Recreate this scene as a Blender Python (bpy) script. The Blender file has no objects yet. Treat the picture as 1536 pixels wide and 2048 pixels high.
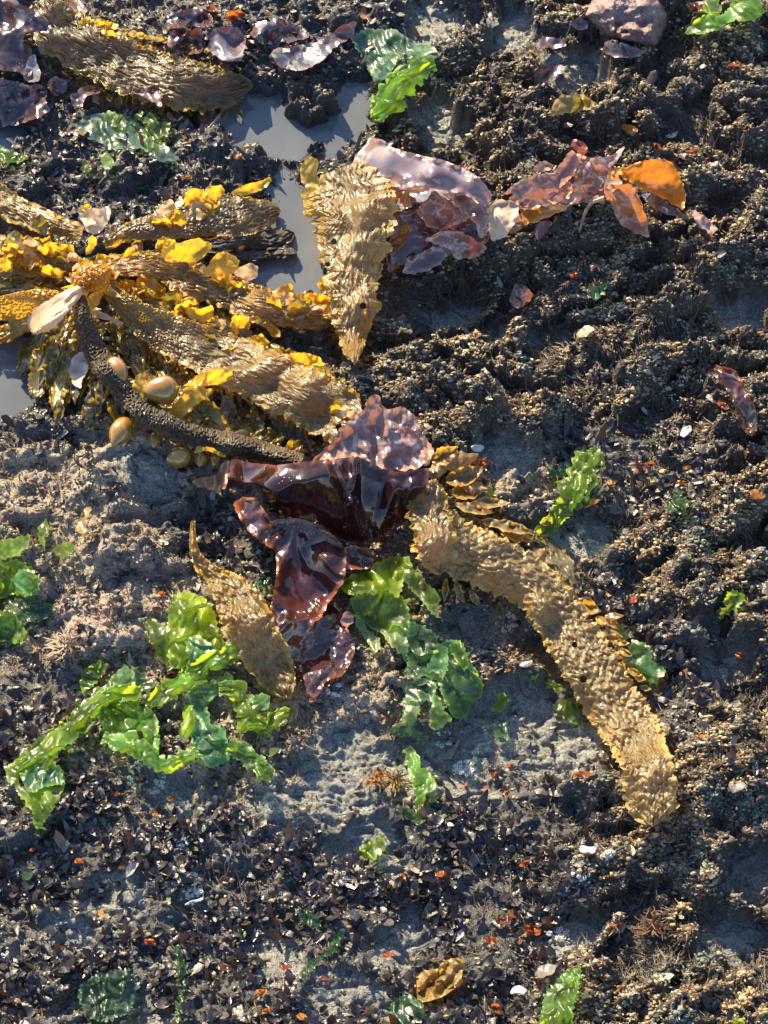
import bpy, math, random
import numpy as np
from mathutils import Vector, Euler
from mathutils.geometry import delaunay_2d_cdt
rng = np.random.default_rng(7)
scene = bpy.context.scene
COL = scene.collection

# ------------------------------------------------------------------ camera
PHI = math.radians(58); D = 3.4
F = np.array([0, math.cos(PHI), -math.sin(PHI)]); U = np.array([0, math.sin(PHI), math.cos(PHI)])
CAM = -F * D
S = 1536 / 1.2 * D                       # photograph pixels per unit tangent
cam = bpy.data.cameras.new('camera'); cam.sensor_fit = 'VERTICAL'; cam.sensor_height = 36
cam.lens = 36 * S / 2048; cam.clip_start = 0.05; cam.clip_end = 200
cob = bpy.data.objects.new('camera', cam); COL.objects.link(cob)
cob.location = CAM; cob.rotation_euler = (math.pi / 2 - PHI, 0, 0)
scene.camera = cob

# where the crops I measured in sit inside the photograph: origin and scale
VIEW = {'A': (0, 0, 2), 'B': (768, 0, 2), 'C': (0, 400, 2), 'D': (600, 240, 1.8286), 'E': (350, 750, 2.1943),
        'F': (800, 850, 2.087), 'G': (0, 1000, 2.1943), 'H': (650, 1050, 3.072), 'I': (0, 1550, 2), 'J': (768, 1550, 2),
        'K': (800, 450, 2.087), 'L': (0, 380, 3.84), 'P': (0, 0, 1)}
def V(v, pts):
    x, y, s = VIEW[v]
    return [(x + p[0] / s, y + p[1] / s) + tuple(p[2:]) for p in pts]
def W(v, ws):
    return [w / VIEW[v][2] for w in ws]

# ------------------------------------------------------------------ noise
def _h(ix, iy, seed):
    a = (ix.astype(np.int64) * 374761393 + iy.astype(np.int64) * 668265263 + seed * 1274126177) & 0xffffffff
    a = ((a ^ (a >> 13)) * 1274126177) & 0xffffffff
    a = ((a ^ (a >> 16)) * 2246822519) & 0xffffffff
    return (a ^ (a >> 15)) / 4294967296.0
def perlin(x, y, seed=0):
    x = np.asarray(x, float); y = np.asarray(y, float)
    ix = np.floor(x); iy = np.floor(y); fx = x - ix; fy = y - iy
    u = fx * fx * fx * (fx * (fx * 6 - 15) + 10); v = fy * fy * fy * (fy * (fy * 6 - 15) + 10)
    def g(dx, dy):
        a = _h(ix + dx, iy + dy, seed) * 2 * math.pi
        return np.cos(a) * (fx - dx) + np.sin(a) * (fy - dy)
    return ((g(0, 0) * (1 - u) + g(1, 0) * u) * (1 - v) + (g(0, 1) * (1 - u) + g(1, 1) * u) * v) * 1.5
def fbm(x, y, o=4, seed=0, gain=.5):
    r = 0; a = 1; f = 1
    for i in range(o):
        r = r + a * perlin(x * f, y * f, seed + i * 17); a *= gain; f *= 2.03
    return r
def worley(x, y, seed=0):
    ix = np.floor(x); iy = np.floor(y); f1 = np.full(x.shape, 9.); f2 = f1.copy(); idv = np.zeros(x.shape)
    for dx in (-1, 0, 1):
        for dy in (-1, 0, 1):
            cx = ix + dx; cy = iy + dy
            hx = _h(cx, cy, seed)
            d = np.hypot(cx + hx - x, cy + _h(cx, cy, seed + 5) - y)
            n = d < f1
            f2 = np.where(n, f1, np.minimum(f2, d)); f1 = np.where(n, d, f1)
            idv = np.where(n, hx, idv)
    return f1, f2, idv
def sstep(a, b, x):
    t = np.clip((x - a) / (b - a), 0, 1); return t * t * (3 - 2 * t)

# ------------------------------------------------------------------ the rock shelf: layout of its zones
def project(x, y, z):
    d = np.stack([x - CAM[0], y - CAM[1], z - CAM[2]], -1)
    t = d @ F
    return 768 + S * d[..., 0] / t, 1024 - S * (d @ U) / t
def plane_pt(px, py, z=0.):
    sx = (np.asarray(px, float) - 768) / S; sy = (1024 - np.asarray(py, float)) / S
    dz = F[2] + U[2] * sy; t = (z - CAM[2]) / dz
    return CAM[0] + t * sx, CAM[1] + t * (F[1] + U[1] * sy)
def blobs(px, py, L):
    r = np.zeros(px.shape)
    for (cx, cy, rx, ry) in L:
        r = np.maximum(r, np.exp(-(((px - cx) / rx) ** 2 + ((py - cy) / ry) ** 2)))
    return r
BARE = [(960,1250,110,70),(1060,1470,165,110),(700,1560,130,100),(880,1550,130,75),(750,1690,90,60),(540,1930,80,60),(1440,1880,130,60),
        (130,1880,110,60),(240,1800,90,50),(880,250,60,50),(1010,80,70,60),(850,60,90,60),(1480,640,90,60),(880,610,70,34),
        (1090,690,40,34),(300,960,90,40),(1010,920,60,50),(330,1590,70,60),(800,1880,90,60),(700,2010,130,60),(1000,650,60,34),(1150,1100,90,60),
        (300,1250,60,50),(1460,1330,70,50),(560,1640,80,60),(620,1200,60,60),(1500,1760,70,70),(1120,170,60,60),(230,2020,150,40),(1400,1260,60,30),(1120,1890,110,60)]
LUMPY = [(1150,230,420,190),(1250,640,420,260),(900,800,260,150),(1450,1120,170,330),(1380,1760,260,330),(1300,1980,300,130),(1000,450,200,160)]
FLAKY = [(350,1800,560,250),(850,1800,330,190),(110,1480,210,150),(1270,960,260,90),(1280,1420,170,190),(1000,1650,250,80),(1060,1960,180,90)]
DARK = [(280,340,420,130),(600,70,260,110),(80,800,160,120),(480,650,300,200),(420,1060,110,90)]
PALE = [(250,960,330,110),(200,1260,190,150),(640,1420,150,100),(1040,960,100,60),(700,1340,120,60),(480,1600,170,60)]
def zones(x, y, px, py):
    wx = px + 45 * fbm(x * 9, y * 9, 3, 31) ; wy = py + 45 * fbm(x * 9, y * 9, 3, 37)
    b = blobs(wx, wy, BARE); b = sstep(.38, .62, b + .16 * fbm(x * 34, y * 34, 3, 41))
    w = np.stack([blobs(wx, wy, L) ** 2 + e for L, e in ((LUMPY, .04), (FLAKY, .03), (DARK, .02), (PALE, .02))], 0) ** 2
    w /= w.sum(0)
    return b, w
POOLS = [[(395,235),(440,215),(490,180),(560,195),(600,235),(690,225),(745,235),(735,255),(680,275),(640,295),(590,318),(540,300),(500,275),(440,258)],
         [(535,360),(585,350),(615,430),(640,500),(650,570),(610,592),(545,590),(515,545),(490,500),(520,460),(560,450)],
         [(690,170),(740,185),(735,225),(700,225)], [(-40,690),(40,660),(75,700),(60,780),(20,830),(-40,850)], [(-30,255),(30,260),(20,290),(-30,300)]]
def inside(px, py, poly):
    r = np.zeros(px.shape, bool); n = len(poly)
    for i in range(n):
        x0, y0 = poly[i]; x1, y1 = poly[(i + 1) % n]
        c = ((y0 > py) != (y1 > py)) & (px < (x1 - x0) * (py - y0) / ((y1 - y0) if y1 != y0 else 1e-9) + x0)
        r ^= c
    return r
def edge_dist(px, py, poly):
    d = np.full(px.shape, 1e9); n = len(poly)
    for i in range(n):
        a = np.array(poly[i][:2], float); b = np.array(poly[(i + 1) % n][:2], float); ab = b - a
        t = np.clip(((px - a[0]) * ab[0] + (py - a[1]) * ab[1]) / max(ab @ ab, 1e-9), 0, 1)
        d = np.minimum(d, np.hypot(px - a[0] - t * ab[0], py - a[1] - t * ab[1]))
    return d
WATER_Z = -.012
# broad relief: (px, py, radius in m, height in m)
RELIEF = [(290,930,.10,.045),(200,960,.10,.03),(410,1060,.075,-.05),(330,1040,.05,-.02),(640,1400,.06,.022),(560,1390,.05,-.02),(480,480,.09,-.02),
          (1100,420,.16,.035),(1200,560,.12,-.03),(980,640,.12,-.03),(1280,720,.16,.03),(1050,830,.10,.025),(760,700,.07,-.035),(900,560,.1,-.03),(1350,880,.1,-.02),(1300,180,.18,.04),
          (1200,1080,.08,-.02),(1430,1060,.12,.03),(220,600,.12,.02),(640,880,.12,.01),(1050,1250,.1,-.012),(450,1720,.14,.02),(150,1620,.1,.02),(900,1640,.1,.015),(960,200,.09,-.025),(1180,160,.07,-.02),
          (1240,1960,.12,.035),(1420,1560,.1,.03),(120,370,.13,.012),(420,310,.06,.025),(1250,940,.1,.02),(640,330,.03,.015)]
EF = np.concatenate
gx = EF([-np.geomspace(14, 1.01, 46), np.arange(-1., 1.0001, .0026), np.geomspace(1.01, 14, 46)])
gy = EF([-np.geomspace(14, 1.06, 46), np.arange(-1.05, 1.3501, .0026), np.geomspace(1.36, 30, 50)])
GX, GY = np.meshgrid(gx, gy)
PX, PY = project(GX, GY, GX * 0)
front = ((GX - CAM[0]) * F[0] + (GY - CAM[1]) * F[1] - CAM[2] * F[2]) > .4
PX = np.where(front, PX, -5000); PY = np.where(front, PY, 5000)
ZB, ZW = zones(GX, GY, PX, PY)
low = .022 * fbm(GX * 2.6, GY * 2.6, 3, 3)
for (cx, cy, r, h) in RELIEF:
    x0, y0 = plane_pt(cx, cy)
    low = low + .75 * h * np.exp(-(((GX - x0) / r) ** 2 + ((GY - y0) / (r * .9)) ** 2))
pool = np.zeros(GX.shape)
qx = PX + 24 * fbm(GX * 26, GY * 26, 4, 61); qy = PY + 24 * fbm(GX * 26, GY * 26, 4, 67)
for P in POOLS:
    d = edge_dist(qx, qy, P); d = np.where(inside(qx, qy, P), d, -d)
    pool = np.maximum(pool, sstep(-60, 26, d))
low = low * (1 - sstep(.1, .8, pool))
def dome(v, p=.5): return np.clip(1 - v, 0, 1) ** p
rot = math.radians(14); ax = GX * math.cos(rot) + GY * math.sin(rot); ay = -GX * math.sin(rot) + GY * math.cos(rot)
wa = .012 * fbm(GX * 28, GY * 28, 3, 71); wb = .012 * fbm(GX * 28, GY * 28, 3, 73)
f1, f2, _ = worley((ax + wa * 1.4) / .075, (ay + wb) / .036, 81); L1 = dome(f1 * 1.15)
f1, f2, _ = worley((GX + wa * .6) / .017, (GY + wb * .6) / .015, 83); L2 = dome(f1 * 1.1)
f1, f2, _ = worley((GX + wa * .2) / .0078, (GY + wb * .2) / .0072, 85); L3 = dome(f1 * 1.1)
rope = 1 - np.abs(fbm(ax / .11 + wa * 20, ay / .035, 3, 91)) * 1.6
wv = .030 * fbm(GX * 11, GY * 11, 4, 74); wu = .030 * fbm(GX * 11, GY * 11, 4, 76)
bil = lambda a, b, s, o=3: 1 - np.minimum(1, 1.9 * np.abs(fbm(a, b, o, s, .5)))
big = bil((ax + wv) / .10, (ay + wu) / .055, 78) ; med = bil((ax + .6 * wv) / .040, (ay + .6 * wu) / .026, 80); patch = sstep(-.5, .35, fbm(GX * 6.5, GY * 6.5, 3, 82))
f1, f2, _ = worley((GX + .5 * wv) / .021 , (GY + .5 * wu) / .017, 84); L4 = dome(f1 * 1.05)
# ropes and cushions of matted turf, laid over one another
ST = np.zeros(GX.shape)
r_ = np.random.default_rng(17); spx = r_.uniform(-250, 1786, 3200); spy = r_.uniform(-200, 2250, 3200); sx_, sy_ = plane_pt(spx, spy)
szb, szw = zones(sx_, sy_, spx, spy); kp = r_.uniform(0, 1, 3200) < np.clip(szw[0] * 1.1 + .10 * szw[2] + .06 * szw[3], 0, 1) * (1 - .9 * szb) * sstep(-.55, .1, fbm(sx_ * 5, sy_ * 5, 2, 86))
for x_, y_, q_ in zip(sx_[kp], sy_[kp], spy[kp]):
    th = .18 + .9 * float(perlin(x_ * 4.5, y_ * 4.5, 87)) + r_.normal(0, .35); L_ = r_.uniform(.02, .055) if q_ < 420 else r_.uniform(.03, .12); cv = r_.normal(0, 9); R_ = 0; bigone = r_.uniform() < .13; L_ = L_ * (2 if bigone else 1); cv = cv * (.5 if bigone else 1); R_ = r_.uniform(.019, .030) if bigone else .006 + .017 * r_.beta(1.5, 1.6) * (1.15 if q_ < 420 else 1); up = r_.uniform(0, .016)
    s_ = np.linspace(-.5, .5, 8) * L_; an_ = th + cv * s_; qx_ = x_ + np.cumsum(np.cos(an_)) * L_ / 7 - .5 * L_ * math.cos(th); qy_ = y_ + np.cumsum(np.sin(an_)) * L_ / 7 - .5 * L_ * math.sin(th)
    i0, i1 = np.searchsorted(gx, [qx_.min() - 1.4 * R_, qx_.max() + 1.4 * R_]); j0, j1 = np.searchsorted(gy, [qy_.min() - 1.4 * R_, qy_.max() + 1.4 * R_])
    if i1 - i0 < 3 or j1 - j0 < 3 or i1 - i0 > 140 or j1 - j0 > 140: continue
    gx_ = GX[j0:j1, i0:i1] + .45 * wa[j0:j1, i0:i1]; gy_ = GY[j0:j1, i0:i1] + .45 * wb[j0:j1, i0:i1]; d_ = np.full(gx_.shape, 9.)
    for k_ in range(7):
        ax0, ay0, bx0, by0 = qx_[k_], qy_[k_], qx_[k_ + 1] - qx_[k_], qy_[k_ + 1] - qy_[k_]
        t_ = np.clip(((gx_ - ax0) * bx0 + (gy_ - ay0) * by0) / (bx0 * bx0 + by0 * by0), 0, 1); d_ = np.minimum(d_, np.hypot(gx_ - ax0 - t_ * bx0, gy_ - ay0 - t_ * by0) * (1 + .35 * abs(k_ + t_ - 3.5).clip(2, 4) - .7))
    h_ = np.where(d_ < R_, np.sqrt(np.clip(1 - (d_ / R_) ** 2, 0, 1)) * R_ * 1.3 + up * (0 if bigone else 1), 0); ST[j0:j1, i0:i1] = np.maximum(ST[j0:j1, i0:i1], h_)
fib = np.abs(perlin((ax + 2.2 * wa) / .030, (ay + 2.2 * wb) / .0052, 88)) + .6 * np.abs(perlin((ax - 2.2 * wb) / .016, (ay + 2.2 * wa) / .0034, 89))
lumpy = ST * (.72 + .28 * L4) * 1.12 + .0040 * (1 - 1.6 * fib) + .003 * L3 * (ST > 0) + .8 * patch * (.024 * big ** 1.3 + .011 * med + .008 * L4 * (.4 + .6 * big)) + .005 * L4 + .0035 * L3 + .004 * np.abs(fbm(GX / .014, GY / .012, 3, 99)) - .008 * (1 - patch)
cr = np.abs(fbm(GX / .05, GY / .04, 4, 95))
flaky = .010 * fbm(GX / .045, GY / .035, 4, 97) + .006 * L2 * 1.1 + .003 * L3 + .004 * np.abs(fbm(GX / .012, GY / .010, 3, 99))
darkz = .012 * (1 - cr * 1.5) + .008 * L2 + .003 * L3
palez = .010 * fbm(GX / .06, GY / .05, 5, 101, .6) + .006 * L2 + .0045 * L3
rockz = .0035 * (1 - 2 * np.abs(fbm(GX / .045, GY / .03, 4, 104, .6))) + .0012 * fbm((ax + 1.5 * wa) / .027, (ay + 1.5 * wb) / .019, 4, 109, .65) + .006 * fbm(GX / .08, GY / .06, 5, 103, .55) + .0008 * fbm((ax + wb) / .008, (ay - wa) / .006, 3, 105) - .0012 * sstep(.3, .6, fbm((ax - 2 * wb) / .031, (ay + 2 * wa) / .017, 4, 106)) + .0004 * L3 * sstep(0, .3, fbm(GX / .07, GY / .06, 2, 108)) - .006 * (1 - sstep(.0, .12, np.abs(fbm(GX / .13, GY / .07, 3, 107))))
turf = ZW[0] * lumpy + (1 - ZW[0]) * .8 * ST * (.5 + .5 * L4) + ZW[1] * flaky + ZW[2] * darkz + ZW[3] * palez
detail = ZB * (rockz - .004) + (1 - ZB) * turf
detail = detail * (1 - .75 * sstep(.55, 1, pool)) * (1 - sstep(0, .12, np.maximum(np.abs(GX) - .97, np.maximum(-1.02 - GY, GY - 1.32))))
HG = low + detail - .055 * pool ** 1.3 * (1 - .35 * np.clip(fbm(GX * 22, GY * 22, 3, 111), 0, 1))
HG = HG + .011 * (fbm(GX / .04, GY / .034, 3, 113, .5)) * sstep(.2, .6, pool)

def lookup(A, x, y):
    i = np.interp(x, gx, np.arange(len(gx))); j = np.interp(y, gy, np.arange(len(gy)))
    i0 = np.clip(i.astype(int), 0, len(gx) - 2); j0 = np.clip(j.astype(int), 0, len(gy) - 2); a = i - i0; b = j - j0
    return (A[j0, i0] * (1 - a) + A[j0, i0 + 1] * a) * (1 - b) + (A[j0 + 1, i0] * (1 - a) + A[j0 + 1, i0 + 1] * a) * b
def boxblur(A, k):
    for ax_ in (0, 1):
        pad = [(0, 0), (0, 0)]; pad[ax_] = (k + 1, k)
        c = np.cumsum(np.pad(A, pad, mode='edge'), ax_)
        A = (c[2 * k + 1:] - c[:-2 * k - 1]) if ax_ == 0 else (c[:, 2 * k + 1:] - c[:, :-2 * k - 1])
        A = A / (2 * k + 1)
    return A
def maxf(A, k):
    B = A.copy()
    for s in range(1, k + 1):
        B = np.maximum(B, np.maximum(np.roll(A, s, 0), np.roll(A, -s, 0)))
    C = B.copy()
    for s in range(1, k + 1):
        C = np.maximum(C, np.maximum(np.roll(B, s, 1), np.roll(B, -s, 1)))
    return C
HC = boxblur(boxblur(maxf(np.maximum(HG, WATER_Z + .001), 3), 5), 5)      # what a limp sheet comes to rest on
def to_world(px, py, h):
    px = np.asarray(px, float); py = np.asarray(py, float); h = np.broadcast_to(np.asarray(h, float), px.shape)
    z = h * 1.
    for _ in range(14):
        x, y = plane_pt(px, py, z)
        z = .5 * z + .5 * (lookup(HC, x, y) + h)
    x, y = plane_pt(px, py, z)
    return np.stack([x, y, z], -1)

# ------------------------------------------------------------------ objects
def tag(o, label, cat, group=None, kind=None):
    o['label'] = label
    if cat: o['category'] = cat
    if group: o['group'] = group
    if kind: o['kind'] = kind
    return o
def build(name, v, polys, mat, parent=None, col=None, smooth=True):
    """polys: (n,3) or (n,4) array of vertex indices"""
    me = bpy.data.meshes.new(name); v = np.asarray(v, np.float32); polys = np.asarray(polys, np.int32)
    n, k = polys.shape
    off = Vector((0, 0, 0)) if parent is None else parent.location
    ob = bpy.data.objects.new(name, me); COL.objects.link(ob)
    if parent is None:
        c = v.mean(0); c[2] = v[:, 2].min(); off = Vector(c.tolist()); ob.location = off
    else:
        p = parent; off = Vector((0, 0, 0))
        while p is not None: off = off + p.location; p = p.parent
        ob.parent = parent
    v = v - np.array(off, np.float32)
    me.vertices.add(len(v)); me.vertices.foreach_set('co', v.ravel())
    me.loops.add(n * k); me.loops.foreach_set('vertex_index', polys.ravel())
    me.polygons.add(n); me.polygons.foreach_set('loop_start', np.arange(0, n * k, k, dtype=np.int32))
    me.polygons.foreach_set('loop_total', np.full(n, k, np.int32))
    me.polygons.foreach_set('use_smooth', np.full(n, smooth))
    me.update(calc_edges=True)
    if col is not None:
        col = np.asarray(col, np.float32)
        if col.ndim == 1: col = np.tile(col, (len(v), 1))
        if col.shape[1] == 3: col = np.concatenate([col, np.ones((len(v), 1), np.float32)], 1)
        a = me.color_attributes.new('Col', 'FLOAT_COLOR', 'POINT'); a.data.foreach_set('color', col.ravel())
    me.materials.append(mat)
    return ob
def thing(name, loc, label, cat, group=None):
    o = bpy.data.objects.new(name, None); COL.objects.link(o); o.location = loc; o.empty_display_size = .02
    return tag(o, label, cat, group)
def thing_px(name, px, py, label, cat, group=None):
    p = to_world(np.array([px]), np.array([py]), 0.)[0]
    return thing(name, p, label, cat, group)
def gridfaces(nu, nv, off=0):
    i = np.arange(nu * nv).reshape(nu, nv)
    return np.stack([i[:-1, :-1], i[1:, :-1], i[1:, 1:], i[:-1, 1:]], -1).reshape(-1, 4) + off

# ------------------------------------------------------------------ materials
def nodes(name):
    m = bpy.data.materials.new(name); m.use_nodes = True; nt = m.node_tree; nt.nodes.clear()
    return m, nt, (lambda t, **k: _n(nt, t, k))
def _n(nt, t, k):
    n = nt.nodes.new(t)
    for a, b in k.items():
        if a in n.inputs: n.inputs[a].default_value = b
        else: setattr(n, a, b)
    return n
def mixc(nt, f, a, b, blend='MIX'):
    m = nt.nodes.new('ShaderNodeMix'); m.data_type = 'RGBA'; m.blend_type = blend
    for s, i in ((f, 0), (a, 6), (b, 7)):
        if isinstance(s, bpy.types.NodeSocket): nt.links.new(s, m.inputs[i])
        else: m.inputs[i].default_value = s if not isinstance(s, tuple) else (*s, 1)[:4]
    return m.outputs[2]
def ramp(nt, src, a, b):
    r = nt.nodes.new('ShaderNodeMapRange'); r.inputs[1].default_value = a; r.inputs[2].default_value = b
    nt.links.new(src, r.inputs[0]); return r.outputs[0]
def algae(name, trans, tw=.35, rough=.3, coat=.4, bump=.3, bscale=260., var=.35, speck=0., coat_rough=.12, vscale=55., spec=.5, clear=0.):
    """wet seaweed: a pigmented film that shines on top and lets tinted light through"""
    m, nt, N = nodes(name); L = nt.links.new
    at = N('ShaderNodeAttribute', attribute_name='Col'); tc = N('ShaderNodeTexCoord')
    nz = N('ShaderNodeTexNoise', Scale=vscale, Detail=5., Roughness=.65); L(tc.outputs['Object'], nz.inputs['Vector'])
    f = ramp(nt, nz.outputs['Fac'], .3, .7)
    dark = mixc(nt, 1., at.outputs['Color'], (1 - var,) * 3, 'MULTIPLY'); lite = mixc(nt, 1., at.outputs['Color'], (1 + var,) * 3, 'MULTIPLY')
    c = mixc(nt, f, dark, lite)
    tcol = mixc(nt, f, tuple(x * .75 for x in trans), tuple(min(1, x * 1.2) for x in trans))
    if speck:
        vo = N('ShaderNodeTexVoronoi', Scale=190.); L(tc.outputs['Object'], vo.inputs['Vector'])
        s1 = ramp(nt, vo.outputs['Distance'], .20, .12)
        n2 = N('ShaderNodeTexNoise', Scale=14., Detail=3.); L(tc.outputs['Object'], n2.inputs['Vector'])
        s2 = ramp(nt, n2.outputs['Fac'], .62 - speck * .2, .70 - speck * .2)
        mm = N('ShaderNodeMath', operation='MULTIPLY'); L(s1, mm.inputs[0]); L(s2, mm.inputs[1])
        c = mixc(nt, mm.outputs[0], c, (.55, .5, .42))
    p = N('ShaderNodeBsdfPrincipled', Roughness=rough); L(c, p.inputs['Base Color'])
    p.inputs['Coat Weight'].default_value = coat; p.inputs['Coat Roughness'].default_value = coat_rough; p.inputs['Specular IOR Level'].default_value = spec
    bn = N('ShaderNodeTexNoise', Scale=bscale, Detail=4., Roughness=.6); L(tc.outputs['Object'], bn.inputs['Vector'])
    bp = N('ShaderNodeBump', Strength=bump, Distance=.003); L(bn.outputs['Fac'], bp.inputs['Height']); L(bp.outputs[0], p.inputs['Normal'])
    rr = N('ShaderNodeMapRange'); L(nz.outputs['Fac'], rr.inputs[0]); rr.inputs[1].default_value = .3; rr.inputs[2].default_value = .7
    rr.inputs[3].default_value = rough * .75; rr.inputs[4].default_value = rough * 1.35; L(rr.outputs[0], p.inputs['Roughness'])
    t = N('ShaderNodeBsdfTranslucent'); L(tcol, t.inputs['Color'])
    mx = N('ShaderNodeMixShader'); mx.inputs[0].default_value = tw; L(p.outputs[0], mx.inputs[1]); L(t.outputs[0], mx.inputs[2])
    if clear:      # thin film: what lies under it shows faintly
        tp = N('ShaderNodeBsdfTransparent'); tp.inputs[0].default_value = (.55, .8, .6, 1); m2 = N('ShaderNodeMixShader'); nn = N('ShaderNodeMapRange'); L(nz.outputs['Fac'], nn.inputs[0]); nn.inputs[1].default_value = .3; nn.inputs[2].default_value = .7; nn.inputs[3].default_value = clear * .4; nn.inputs[4].default_value = clear * 1.5
        L(nn.outputs[0], m2.inputs[0]); L(mx.outputs[0], m2.inputs[1]); L(tp.outputs[0], m2.inputs[2]); mx = m2
    o = N('ShaderNodeOutputMaterial'); L(mx.outputs[0], o.inputs['Surface'])
    return m
M = {}
M['kelp'] = algae('kelp blade', (.72, .42, .035), .40, .30, .5, .5, 420., .45, .15, .16, 70.)
M['kelp_dark'] = algae('kelp rachis', (.30, .16, .03), .18, .45, .25, .9, 520., .5, 0, .2, 120.)
M['gold'] = algae('kelp leaflet', (.85, .47, .03), .48, .28, .5, .3, 180., .3, 0, .14, 40.)
M['olive'] = algae('olive leaflet', (.42, .30, .03), .30, .25, .7, .25, 160., .35, 0, .1, 40.)
M['lowred'] = algae('red brown blade', (.40, .07, .02), .14, .13, .8, .08, 60., .35, .2, .05, 14., spec=.45)
M['pale'] = algae('bleached leaflet', (.75, .5, .3), .35, .4, .3, .4, 140., .25, .3, .2, 40.)
M['red'] = algae('red algae sheet', (.40, .05, .02), .13, .14, .9, .12, 60., .35, .25, .06, 16.)
M['redthin'] = algae('thin red algae sheet', (.52, .22, .14), .22, .15, .9, .15, 90., .35, .6, .08, 22.)
M['crimson'] = algae('thick crimson sheet', (.12, .012, .005), .01, .10, .5, .03, 60., .3, .15, .04, 14., spec=.3)
M['orange'] = algae('orange red lobe', (.72, .24, .03), .32, .20, .6, .2, 90., .35, .3, .1, 25.)
M['purple'] = algae('purple laver sheet', (.22, .06, .05), .14, .22, .8, .25, 110., .35, .4, .1, 22.)
M['green'] = algae('sea lettuce', (.66, .86, .03), .54, .32, .25, .25, 130., .55, .3, .16, 30., clear=.20)
M['greendark'] = algae('wet sea lettuce film', (.16, .36, .06), .30, .30, .4, .3, 150., .55, .5, .14, 30., clear=.34)
M['flake'] = algae('turf flake', (.26, .09, .03), .10, .34, .3, .4, 300., .4, 0, .16, 90.)
M['scrap'] = algae('orange scrap', (.60, .16, .02), .35, .3, .4, .2, 200., .3, 0, .12, 60.)
M['nodule'] = algae('turf tuft', (.3, .2, .09), .12, .6, .05, .8, 700., .45, 0, .3, 260.)
M['strand'] = algae('turf strand', (.2, .1, .04), .1, .42, .15, .4, 500., .3, 0, .2, 120.)
def ground_mat():
    m, nt, N = nodes('wet shelf rock'); L = nt.links.new
    at = N('ShaderNodeAttribute', attribute_name='Col'); tc = N('ShaderNodeTexCoord')
    n1 = N('ShaderNodeTexNoise', Scale=300., Detail=6., Roughness=.75); L(tc.outputs['Object'], n1.inputs['Vector'])
    n2 = N('ShaderNodeTexNoise', Scale=45., Detail=6., Roughness=.7); L(tc.outputs['Object'], n2.inputs['Vector'])
    f1 = ramp(nt, n1.outputs['Fac'], .38, .62); f2 = ramp(nt, n2.outputs['Fac'], .3, .7)
    c = mixc(nt, f1, mixc(nt, 1., at.outputs['Color'], (.32, .32, .33), 'MULTIPLY'), mixc(nt, 1., at.outputs['Color'], (1.75, 1.72, 1.65), 'MULTIPLY'))
    c = mixc(nt, f2, mixc(nt, 1., c, (.62, .62, .66), 'MULTIPLY'), mixc(nt, 1., c, (1.3, 1.27, 1.2), 'MULTIPLY'))
    vo = N('ShaderNodeTexVoronoi', Scale=330.); L(tc.outputs['Object'], vo.inputs['Vector'])
    s = ramp(nt, vo.outputs['Distance'], .26, .16)
    n3 = N('ShaderNodeTexNoise', Scale=22., Detail=3.); L(tc.outputs['Object'], n3.inputs['Vector'])
    s2 = ramp(nt, n3.outputs['Fac'], .52, .64); mm = N('ShaderNodeMath', operation='MULTIPLY'); L(s, mm.inputs[0]); L(s2, mm.inputs[1])
    m3 = N('ShaderNodeMath', operation='MULTIPLY'); L(mm.outputs[0], m3.inputs[0]); L(at.outputs['Alpha'], m3.inputs[1])
    c = mixc(nt, m3.outputs[0], c, (.42, .42, .38))
    p = N('ShaderNodeBsdfPrincipled'); L(c, p.inputs['Base Color'])
    r = N('ShaderNodeMapRange'); L(n2.outputs['Fac'], r.inputs[0]); r.inputs[1].default_value = .3; r.inputs[2].default_value = .7
    r.inputs[3].default_value = .2; r.inputs[4].default_value = .5; L(r.outputs[0], p.inputs['Roughness'])
    n4 = N('ShaderNodeTexNoise', Scale=420., Detail=5., Roughness=.7); L(tc.outputs['Object'], n4.inputs['Vector'])
    bp = N('ShaderNodeBump', Strength=.85, Distance=.004); L(n4.outputs['Fac'], bp.inputs['Height']); L(bp.outputs[0], p.inputs['Normal'])
    o = N('ShaderNodeOutputMaterial'); L(p.outputs[0], o.inputs['Surface']); return m
M['ground'] = ground_mat()
def water_mat():
    m, nt, N = nodes('murky pool water'); L = nt.links.new
    tc = N('ShaderNodeTexCoord')
    n1 = N('ShaderNodeTexNoise', Scale=5., Detail=6., Roughness=.7); L(tc.outputs['Object'], n1.inputs['Vector'])
    c = mixc(nt, n1.outputs['Fac'], (.075, .09, .115), (.20, .22, .25))
    p = N('ShaderNodeBsdfPrincipled', Roughness=.06); L(c, p.inputs['Base Color']); p.inputs['IOR'].default_value = 1.33
    tr = N('ShaderNodeBsdfTransparent'); tr.inputs[0].default_value = (.6, .65, .68, 1)
    mx = N('ShaderNodeMixShader'); mx.inputs[0].default_value = .28
    L(p.outputs[0], mx.inputs[1]); L(tr.outputs[0], mx.inputs[2])
    n2 = N('ShaderNodeTexNoise', Scale=30., Detail=2.); L(tc.outputs['Object'], n2.inputs['Vector'])
    bp = N('ShaderNodeBump', Strength=.12, Distance=.003); L(n2.outputs['Fac'], bp.inputs['Height']); L(bp.outputs[0], p.inputs['Normal'])
    o = N('ShaderNodeOutputMaterial'); L(mx.outputs[0], o.inputs['Surface']); return m
M['water'] = water_mat()
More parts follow.
